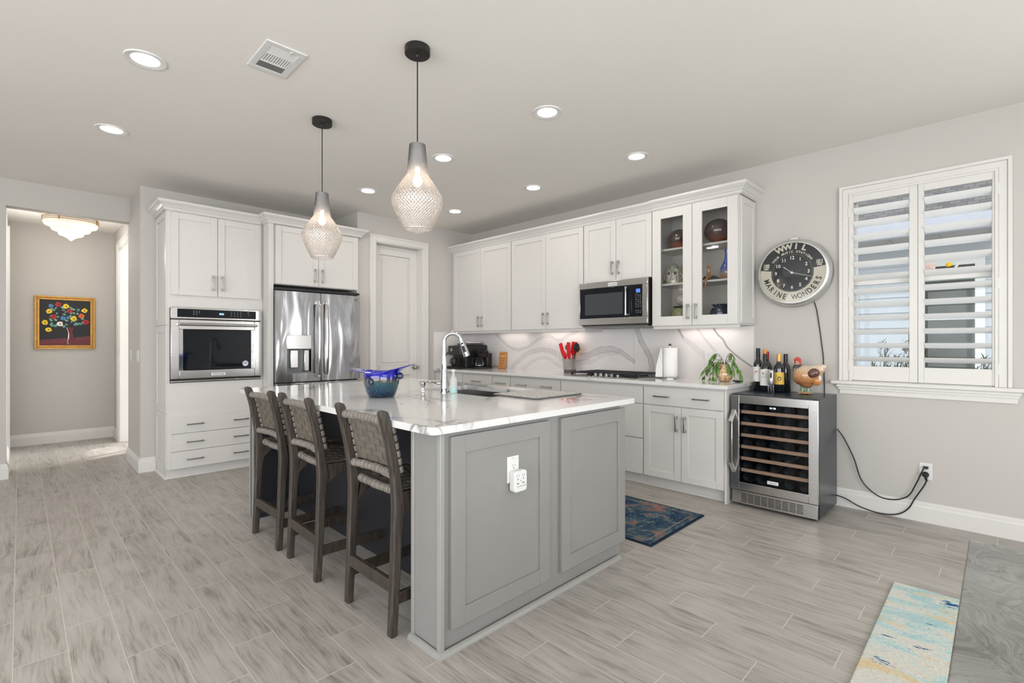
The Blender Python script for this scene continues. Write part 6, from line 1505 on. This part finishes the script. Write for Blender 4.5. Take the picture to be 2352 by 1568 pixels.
# ceramic hen: facing left in the view (toward +Y)
hxx, hyy = 4.225, 1.040; hz = WT + .0008
t = thing('ceramic_hen', 'painted ceramic hen figurine standing on the wine cooler', 'figurine', (hxx, hyy, hz))
def blobmesh(parts, vox, name, mat, parent, smooth_it=3, fn=None):
    mb = MB()
    for c, r in parts: mb.sphere(c, r, 24, 16)
    o0 = ORG[parent.name]; mb.v = [v - o0 for v in mb.v]; me = mb.mesh(name + '_src', mat); tmp = bpy.data.objects.new('tmp', me); COL.objects.link(tmp)
    r_ = tmp.modifiers.new('r', 'REMESH'); r_.mode = 'VOXEL'; r_.voxel_size = vox
    s_ = tmp.modifiers.new('s', 'SMOOTH'); s_.iterations = smooth_it; s_.factor = .6
    dg = bpy.context.evaluated_depsgraph_get(); me2 = bpy.data.meshes.new_from_object(tmp.evaluated_get(dg)); bpy.data.objects.remove(tmp); me2.name = name
    me2.materials.clear(); me2.materials.append(mat); me2.shade_smooth()
    o = bpy.data.objects.new(name, me2); COL.objects.link(o); o.parent = parent; ORG[o.name] = o0; return o
def henmat():
    m, n, l, p = nt('hen_feather_glaze'); v = n.new('ShaderNodeTexVoronoi'); v.inputs['Scale'].default_value = 120; l.new(mapping(n, l, objco(n), (1, 1, 1.5)), v.inputs['Vector'])
    s = n.new('ShaderNodeSeparateXYZ'); l.new(objco(n), s.inputs[0])
    base = ramp(n, l, mathn(n, l, 'DIVIDE', s.outputs[2], .25), [(.15, (.16, .06, .03)), (.4, (.50, .22, .09)), (.65, (.55, .33, .17)), (.85, (.62, .52, .40))])
    sp_ = ramp(n, l, v.outputs['Distance'], [(.16, (1, 1, 1)), (.24, (0, 0, 0))])
    l.new(mixc(n, l, mathn(n, l, 'MULTIPLY', sp_, .85), base, (.035, .02, .015)), p.inputs['Base Color']); p.inputs['Roughness'].default_value = .18; p.inputs['Coat Weight'].default_value = .5; return m
def H(y, z, x=0): return (hxx + x, hyy + y, hz + z)
bd = blobmesh([(H(.008, .140), (.070, .084, .078)), (H(-.035, .158), (.054, .066, .060)), (H(.040, .125), (.054, .050, .058)), (H(.056, .185), (.036, .036, .045)), (H(.060, .215), (.024, .024, .032)), (H(-.080, .188), (.026, .040, .036)), (H(-.105, .210), (.018, .030, .020)), (H(-.060, .205), (.022, .050, .016)), (H(.0, .075), (.036, .045, .030))], .004, 'body', henmat(), t, 5)
blobmesh([(H(.060, .240), (.021, .023, .024)), (H(.056, .224), (.020, .022, .020))], .003, 'head', pm('hen_red', (.42, .06, .035), .2, var=.2, scale=40, coat=.5), t, 2)
mb = MB()
for y_, z_, r in ((.076, .258, .010), (.064, .268, .011), (.051, .264, .010), (.042, .254, .009)): mb.sphere(H(y_, z_), (.006, r, r * 1.3), 12, 8)
mb.sphere(H(.080, .218), (.006, .007, .013), 12, 8); mb.build('comb', pm('comb_red', (.55, .03, .02), .2, var=.1, coat=.5), t, smooth=60)
mb = MB(); mb.tube([H(.078, .240), H(.092, .234), H(.102, .226)], [.008, .005, .001], 10); mb.build('beak', pm('beak_tan', (.65, .42, .22), .3), t, smooth=60)
mb = MB(); mb.sphere(H(.062, .244, -.0195), (.004, .006, .006), 12, 8); mb.build('eye', pm('eye_yellow', (.8, .7, .35), .3), t, smooth=60)
mb = MB()
for k in range(14):
    a = k / 14 * 2 * pi; mb.tube([H(.058 + .020 * cos(a), .222, .020 * sin(a)), H(.056 + .031 * cos(a), .200, .031 * sin(a)), H(.052 + .041 * cos(a), .176, .039 * sin(a))], [.007, .008, .002], 8)
mb.build('neck_hackle', pm('hackle_dark', (.06, .055, .06), .25, var=.6, scale=60, coat=.4), t, smooth=60)
blobmesh([(H(-.060, .165, -.040), (.026, .038, .034)), (H(-.045, .155, -.046), (.022, .034, .030))], .003, 'wing', pm('wing_brown', (.11, .045, .035), .2, var=.3, scale=40, coat=.5), t, 2)
mb = MB(); mb.sphere(H(-.070, .105, -.018), (.026, .034, .036), 16, 10); mb.build('thigh', pm('thigh_orange', (.58, .24, .06), .2, var=.1, coat=.5), t, smooth=60)
mb = MB(); mb.sphere(H(-.092, .125, -.026), (.010, .012, .026), 14, 10); mb.build('tail_patch', WHITEP, t, smooth=60)
mb = MB()
for y_ in (.028, -.012): mb.lathe([(.020, .006), (.017, .018), (.012, .045), (.020, .078)], H(y_, 0), 16)
mb.build('legs', pm('hen_green', (.16, .30, .15), .25, var=.3, coat=.4), t, smooth=50)
mb = MB(); mb.sphere(H(.005, .006), (.036, .050, .0065), 20, 10)
for y_ in (.028, -.012):
    for k in (-1, 0, 1): mb.tube([H(y_, .016, -.015), H(y_ + k * .012, .012, -.038), H(y_ + k * .016, .006, -.048)], [.007, .006, .003], 8)
mb.build('feet', pm('feet_orange', (.55, .33, .20), .3, var=.3, scale=50, coat=.4), t, smooth=50)

# ================================================================ DISPLAY CABINET CONTENTS
def egg(x, y, z, rx, rz, base_col, label, sd):
    m, n, l, p = nt('glazed_egg_%d' % sd); v = n.new('ShaderNodeTexVoronoi'); v.inputs['Scale'].default_value = 38; v.feature = 'DISTANCE_TO_EDGE'; l.new(objco(n), v.inputs['Vector'])
    v2 = n.new('ShaderNodeTexVoronoi'); v2.inputs['Scale'].default_value = 38; l.new(objco(n), v2.inputs['Vector'])
    s = n.new('ShaderNodeSeparateXYZ'); l.new(objco(n), s.inputs[0]); zz = mathn(n, l, 'DIVIDE', s.outputs[2], 2 * rz)
    c = ramp(n, l, zz, [(.12, base_col), (.35, (.10, .045, .04)), (.9, (.075, .06, .065))])
    c = mixc(n, l, .4, c, mixc(n, l, .6, v2.outputs['Color'], (.15, .1, .1)), 'OVERLAY')
    c = mixc(n, l, ramp(n, l, v.outputs['Distance'], [(.01, (1, 1, 1)), (.05, (0, 0, 0))]), c, (.07, .06, .065))
    l.new(c, p.inputs['Base Color']); p.inputs['Roughness'].default_value = .12; p.inputs['Coat Weight'].default_value = .8
    t = thing('egg_vase', label, 'vase', (x, y, z)); MB().lathe([(.028, .0), (.032, .004), (.030, .010)], (x, y, z + .0008), 24).build('foot', pm('foot_orange', (.45, .14, .04), .3), t, smooth=50)
    MB().sphere((x, y, z + rz + .006), (rx, rx, rz), 36, 22, fn=lambda d: 1 + .04 * d.z).build('shell', m, t, smooth=60)
egg(4.235, 2.070, 2.088, .098, .088, (.50, .12, .03), 'smaller reddish-brown egg-shaped vase on the left of the top shelf', 1)
egg(4.235, 1.712, 2.088, .118, .104, (.35, .08, .04), 'larger dark mottled egg-shaped vase on the right of the top shelf', 2)
# face jar
fx_, fy_ = 4.235, 2.115; z = 1.776
t = thing('face_jar', 'cream glazed face jar with two ring handles on the middle shelf', 'jar', (fx_, fy_, z))
def dripmat():
    m, n, l, p = nt('dripping_cream_glaze'); l.new(ramp(n, l, noise(n, l, mapping(n, l, objco(n), (60, 60, 12)), 1, 4), [(.35, (.16, .20, .14)), (.48, (.50, .48, .38)), (.62, (.62, .58, .48)), (.72, (.20, .22, .34))]), p.inputs['Base Color']); p.inputs['Roughness'].default_value = .15; p.inputs['Coat Weight'].default_value = .5; return m
DM = dripmat(); mb = MB(); mb.lathe([(.058, 0), (.068, .006), (.071, .05), (.069, .10), (.064, .135), (.056, .142), (.052, .142)], (fx_, fy_, z), 36); b0 = mb.build('jar_body', DM, t, smooth=50)
mb = MB(); mb.sphere((fx_, fy_, z + .148), (.042, .042, .040), 24, 14); mb.sphere((fx_, fy_, z + .19), .010, 12, 8); mb.build('lid', pm('lid_speckle', (.25, .28, .24), .2, var=.5, scale=60, coat=.4), t, smooth=60)
for s in (-1, 1):
    mb = MB(); mb.tube([(fx_ - .02, fy_ + s * (.066 + .024 * sin(q * pi / 8)), z + .095 - .055 * q / 8) for q in range(9)], .006, 8); mb.build('ring_handle', DM, t, smooth=60)
a0 = CA + .0
for s in (-1, 1):
    a = pi + .16 + s * .42; c_ = Vector((fx_ + .070 * cos(a), fy_ + .070 * sin(a), z + .098)); mb = MB(); mb.sphere(c_, .014, 16, 10); e_ = mb.build('eye', pm('eye_maroon', (.10, .03, .06), .2, coat=.4), t, smooth=60)
    mb = MB(); mb.sphere(c_ + Vector((cos(a), sin(a), 0)) * .010, .0065, 12, 8); mb.build('pupil', pm('eye_grey', (.25, .25, .3), .2), e_, smooth=60)
a = pi + .16; mb = MB(); mb.sphere((fx_ + .070 * cos(a), fy_ + .070 * sin(a), z + .072), (.012, .008, .016), 12, 8); mb.sphere((fx_ + .069 * cos(a), fy_ + .069 * sin(a), z + .042), (.008, .024, .009), 14, 8); mb.build('nose_and_lips', pm('lavender_glaze', (.42, .38, .50), .2, coat=.4), t, smooth=60)
# blue vase
t = thing('blue_ombre_vase', 'slender blue-to-orange glazed vase at the right of the middle shelf', 'vase', (4.225, 1.632, z))
def omb():
    m, n, l, p = nt('blue_orange_ombre'); s = n.new('ShaderNodeSeparateXYZ'); l.new(objco(n), s.inputs[0]); l.new(ramp(n, l, mathn(n, l, 'DIVIDE', s.outputs[2], .26), [(.02, (.42, .20, .06)), (.18, (.32, .24, .20)), (.34, (.06, .12, .42)), (1, (.02, .07, .50))]), p.inputs['Base Color']); p.inputs['Roughness'].default_value = .1; p.inputs['Coat Weight'].default_value = .6; return m
MB().lathe([(.030, 0), (.040, .006), (.058, .04), (.062, .07), (.054, .105), (.034, .145), (.021, .18), (.018, .23), (.024, .255), (.020, .256), (.014, .23)], (4.225, 1.632, z + .0005), 36).build('body', omb(), t, smooth=50)
# lizard-like climbing figurine
t = thing('lizard_figurine', 'orange and black lizard-like figurine hanging over the middle shelf edge', 'figurine', (4.14, 1.741, z))
mb = MB(); 
mb.tube([(4.16, 1.756, z + .010), (4.13, 1.751, z + .045), (4.12, 1.746, z + .075), (4.118, 1.744, z + .095)], [.012, .016, .013, .010], 12); mb.sphere((4.112, 1.741, z + .108), (.014, .016, .014), 14, 10); mb.sphere((4.104, 1.741, z + .10), (.010, .008, .006), 10, 8)
mb.tube([(4.13, 1.751, z + .03), (4.104, 1.756, z + .012), (4.0985, 1.762, z - .02), (4.0985, 1.766, z - .05)], [.010, .009, .007, .005], 10); mb.tube([(4.0985, 1.766, z - .05), (4.0985, 1.781, z - .062)], [.005, .003], 8); mb.tube([(4.0985, 1.766, z - .05), (4.0985, 1.756, z - .065)], [.005, .003], 8)
b0 = mb.build('body', pm('figurine_orange', (.42, .17, .04), .25, var=.35, scale=50, coat=.4), t, smooth=60)
mb = MB(); mb.tube([(4.16, 1.766, z + .012), (4.17, 1.801, z + .03), (4.17, 1.821, z + .012)], [.009, .011, .005], 10); mb.tube([(4.15, 1.736, z + .03), (4.17, 1.706, z + .022), (4.18, 1.681, z + .008)], [.010, .010, .006], 10); mb.tube([(4.15, 1.756, z + .014), (4.16, 1.706, z + .010), (4.19, 1.666, z + .010)], [.010, .008, .004], 10); mb.build('limbs', pm('figurine_black', (.02, .018, .015), .25, coat=.4), t, smooth=60)
# lower shelf
z = UZ0 + .0185
t = thing('crackle_glaze_pot', 'yellow-green crackle-glazed pot with dark rim on the bottom shelf', 'pot', (4.235, 2.055, z))
def crk():
    m, n, l, p = nt('crackle_glaze'); v = n.new('ShaderNodeTexVoronoi'); v.feature = 'DISTANCE_TO_EDGE'; v.inputs['Scale'].default_value = 120; l.new(objco(n), v.inputs['Vector']); l.new(ramp(n, l, v.outputs['Distance'], [(.04, (.12, .15, .08)), (.16, (.42, .42, .22))]), p.inputs['Base Color']); p.inputs['Roughness'].default_value = .2; return m
MB().lathe([(.030, 0), (.045, .006), (.072, .05), (.079, .09), (.072, .13), (.055, .150)], (4.235, 2.055, z + .0008), 36).build('pot_body', crk(), t, smooth=50)
MB().lathe([(.053, .149), (.064, .156), (.066, .162), (.056, .163), (.048, .150)], (4.235, 2.055, z + .0008), 36).build('rim', BLACKP, t, smooth=50)
t = thing('swirled_glass_shell', 'pale ribbed glass ball resting on the crackle-glazed pot', 'ornament', (4.235, 2.03, z + .164))
MB().sphere((4.235, 2.03, z + .164 + .060), (.058, .062, .058), 64, 24, fn=lambda d: 1 + .025 * sin(14 * math.atan2(d.x, d.y) + 5 * d.z)).build('shell', pm('pearly_ribbed_glass', (.48, .46, .44), .1, var=.15, coat=.6), t, smooth=60)
t = thing('navy_dotted_pot', 'dark blue pot with pale dots on the right of the bottom shelf', 'pot', (4.235, 1.68, z))
def dots():
    m, n, l, p = nt('navy_dotted_glaze'); v = n.new('ShaderNodeTexVoronoi'); v.inputs['Scale'].default_value = 22; l.new(objco(n), v.inputs['Vector']); l.new(ramp(n, l, v.outputs['Distance'], [(.16, (.38, .42, .44)), (.22, (.015, .03, .06))]), p.inputs['Base Color']); p.inputs['Roughness'].default_value = .12; p.inputs['Coat Weight'].default_value = .6; return m
MB().lathe([(.045, 0), (.060, .006), (.088, .055), (.092, .082), (.084, .118), (.062, .136), (.060, .144), (.080, .158), (.076, .161), (.054, .144)], (4.235, 1.69, z + .0008), 40).build('pot_body', dots(), t, smooth=50)

# ================================================================ RUGS, TABLE
def persian():
    m, n, l, p = nt('blue_rust_oriental_pile'); v = worldco(n); s = n.new('ShaderNodeSeparateXYZ'); l.new(v, s.inputs[0])
    big = noise(n, l, mapping(n, l, v, (7, 7, 1)), 1, 3, .6, .6); vo = n.new('ShaderNodeTexVoronoi'); vo.inputs['Scale'].default_value = 42; l.new(v, vo.inputs['Vector'])
    c = ramp(n, l, big, [(.36, (.022, .045, .085)), (.48, (.040, .075, .115)), (.55, (.085, .135, .155)), (.60, (.20, .12, .11)), (.70, (.28, .155, .14))])
    fl = ramp(n, l, vo.outputs['Distance'], [(.20, (1, 1, 1)), (.34, (0, 0, 0))]); msk = ramp(n, l, noise(n, l, v, 26, 2), [(.52, (0, 0, 0)), (.58, (1, 1, 1))])
    c = mixc(n, l, mathn(n, l, 'MULTIPLY', mathn(n, l, 'MULTIPLY', fl, msk), .75), c, mixc(n, l, noise(n, l, v, 9, 1), (.22, .33, .37), (.50, .42, .34)))
    spk = noise(n, l, v, 240, 2, .7); c = mixc(n, l, .55, c, ramp(n, l, spk, [(.3, (.1, .1, .1)), (.7, (.9, .9, .9))]), 'OVERLAY')
    ex = mathn(n, l, 'MINIMUM', mathn(n, l, 'SUBTRACT', 3.455, s.outputs[0]), mathn(n, l, 'SUBTRACT', s.outputs[0], 2.70)); ey = mathn(n, l, 'SUBTRACT', s.outputs[1], 1.495); e = mathn(n, l, 'MINIMUM', ex, ey)
    band = mathn(n, l, 'LESS_THAN', mathn(n, l, 'ABSOLUTE', mathn(n, l, 'SUBTRACT', e, .062)), .004); c = mixc(n, l, mathn(n, l, 'MULTIPLY', band, .6), c, (.40, .26, .15))
    c = mixc(n, l, mathn(n, l, 'LESS_THAN', e, .016), c, (.012, .025, .045)); l.new(c, p.inputs['Base Color']); p.inputs['Roughness'].default_value = .95; p.inputs['Specular IOR Level'].default_value = .1; bump(n, l, p, spk, .5, .003); return m
tag(MB().box(2.70, 3.455, 1.495, 2.75, .0005, .009).build('kitchen_rug', persian(), None, bevel=.003), 'small blue and rust oriental rug between the island and the base cabinets', 'rug')
def abstract():
    m, n, l, p = nt('watercolour_pile'); v = worldco(n)
    a = noise(n, l, mapping(n, l, v, (6.0, 2.0, 1)), 1, 6, .70, .5); b = noise(n, l, mapping(n, l, v, (6.5, 2.4, 1), loc=(3.1, 2.2, 0)), 1, 5, .7, 1.0); f_ = noise(n, l, mapping(n, l, v, (180, 80, 1)), 1, 4, .7)
    c = ramp(n, l, a, [(.30, (.58, .55, .48)), (.46, (.60, .59, .53)), (.52, (.47, .58, .56)), (.57, (.33, .52, .54)), (.63, (.52, .57, .53)), (.72, (.62, .60, .55))])
    c = mixc(n, l, ramp(n, l, b, [(.54, (0, 0, 0)), (.62, (1, 1, 1))]), c, (.62, .50, .31)); c = mixc(n, l, ramp(n, l, noise(n, l, mapping(n, l, v, (9, 3.0, 1), loc=(7.7, 1.3, 0)), 1, 6, .78, .3), [(.60, (0, 0, 0)), (.625, (1, 1, 1))]), c, (.015, .10, .22))
    c = mixc(n, l, .6, c, ramp(n, l, f_, [(.3, (.25, .25, .25)), (.7, (.75, .75, .75))]), 'OVERLAY'); l.new(c, p.inputs['Base Color']); p.inputs['Roughness'].default_value = .95; p.inputs['Specular IOR Level'].default_value = .1; bump(n, l, p, f_, .6, .004); return m
tag(MB().box(.35, 3.175, -2.2, .385, .0005, .011).build('area_rug', abstract(), None, bevel=.004), 'pale turquoise, cream and gold abstract area rug under the dining table', 'rug')
TOPM = None
def tablemat():
    m, n, l, p = nt('grey_stained_burl'); v = objco(n); w_ = noise(n, l, v, 2.2, 3, .5); wv = n.new('ShaderNodeVectorMath'); wv.operation = 'ADD'; cb = n.new('ShaderNodeCombineXYZ'); l.new(mathn(n, l, 'MULTIPLY', w_, 1.4), cb.inputs[0]); l.new(mathn(n, l, 'MULTIPLY', noise(n, l, v, 2.6, 2), 1.4), cb.inputs[1]); l.new(v, wv.inputs[0]); l.new(cb.outputs[0], wv.inputs[1])
    g = noise(n, l, mapping(n, l, wv.outputs[0], (1, 3.2, 1)), 15, 7, .72, 1.2); f2 = noise(n, l, v, 3.5, 3)
    c = ramp(n, l, mathn(n, l, 'ADD', mathn(n, l, 'MULTIPLY', g, .6), mathn(n, l, 'MULTIPLY', f2, .4)), [(.36, (.11, .105, .095)), (.47, (.20, .20, .186)), (.60, (.30, .305, .29))]); l.new(c, p.inputs['Base Color']); p.inputs['Roughness'].default_value = .33; bump(n, l, p, g, .12, .002); return m
TB = tablemat(); tb = thing('dining_table', 'grey-stained wooden dining table at the lower right corner', 'table', (.75, -.42, 0))
MB().box(-.35, 1.625, -.90, .052, .722, .760).build('tabletop', TB, tb, bevel=.003)
mb = MB(); mb.box(-.25, 1.52, -.80, -.05, .64, .722); mb.build('apron', TB, tb)
for x in (-.24, 1.42):
    for y in (-.80, -.15): MB().box(x, x + .09, y, y + .09, .012, .64).build('leg', TB, tb, bevel=.004)
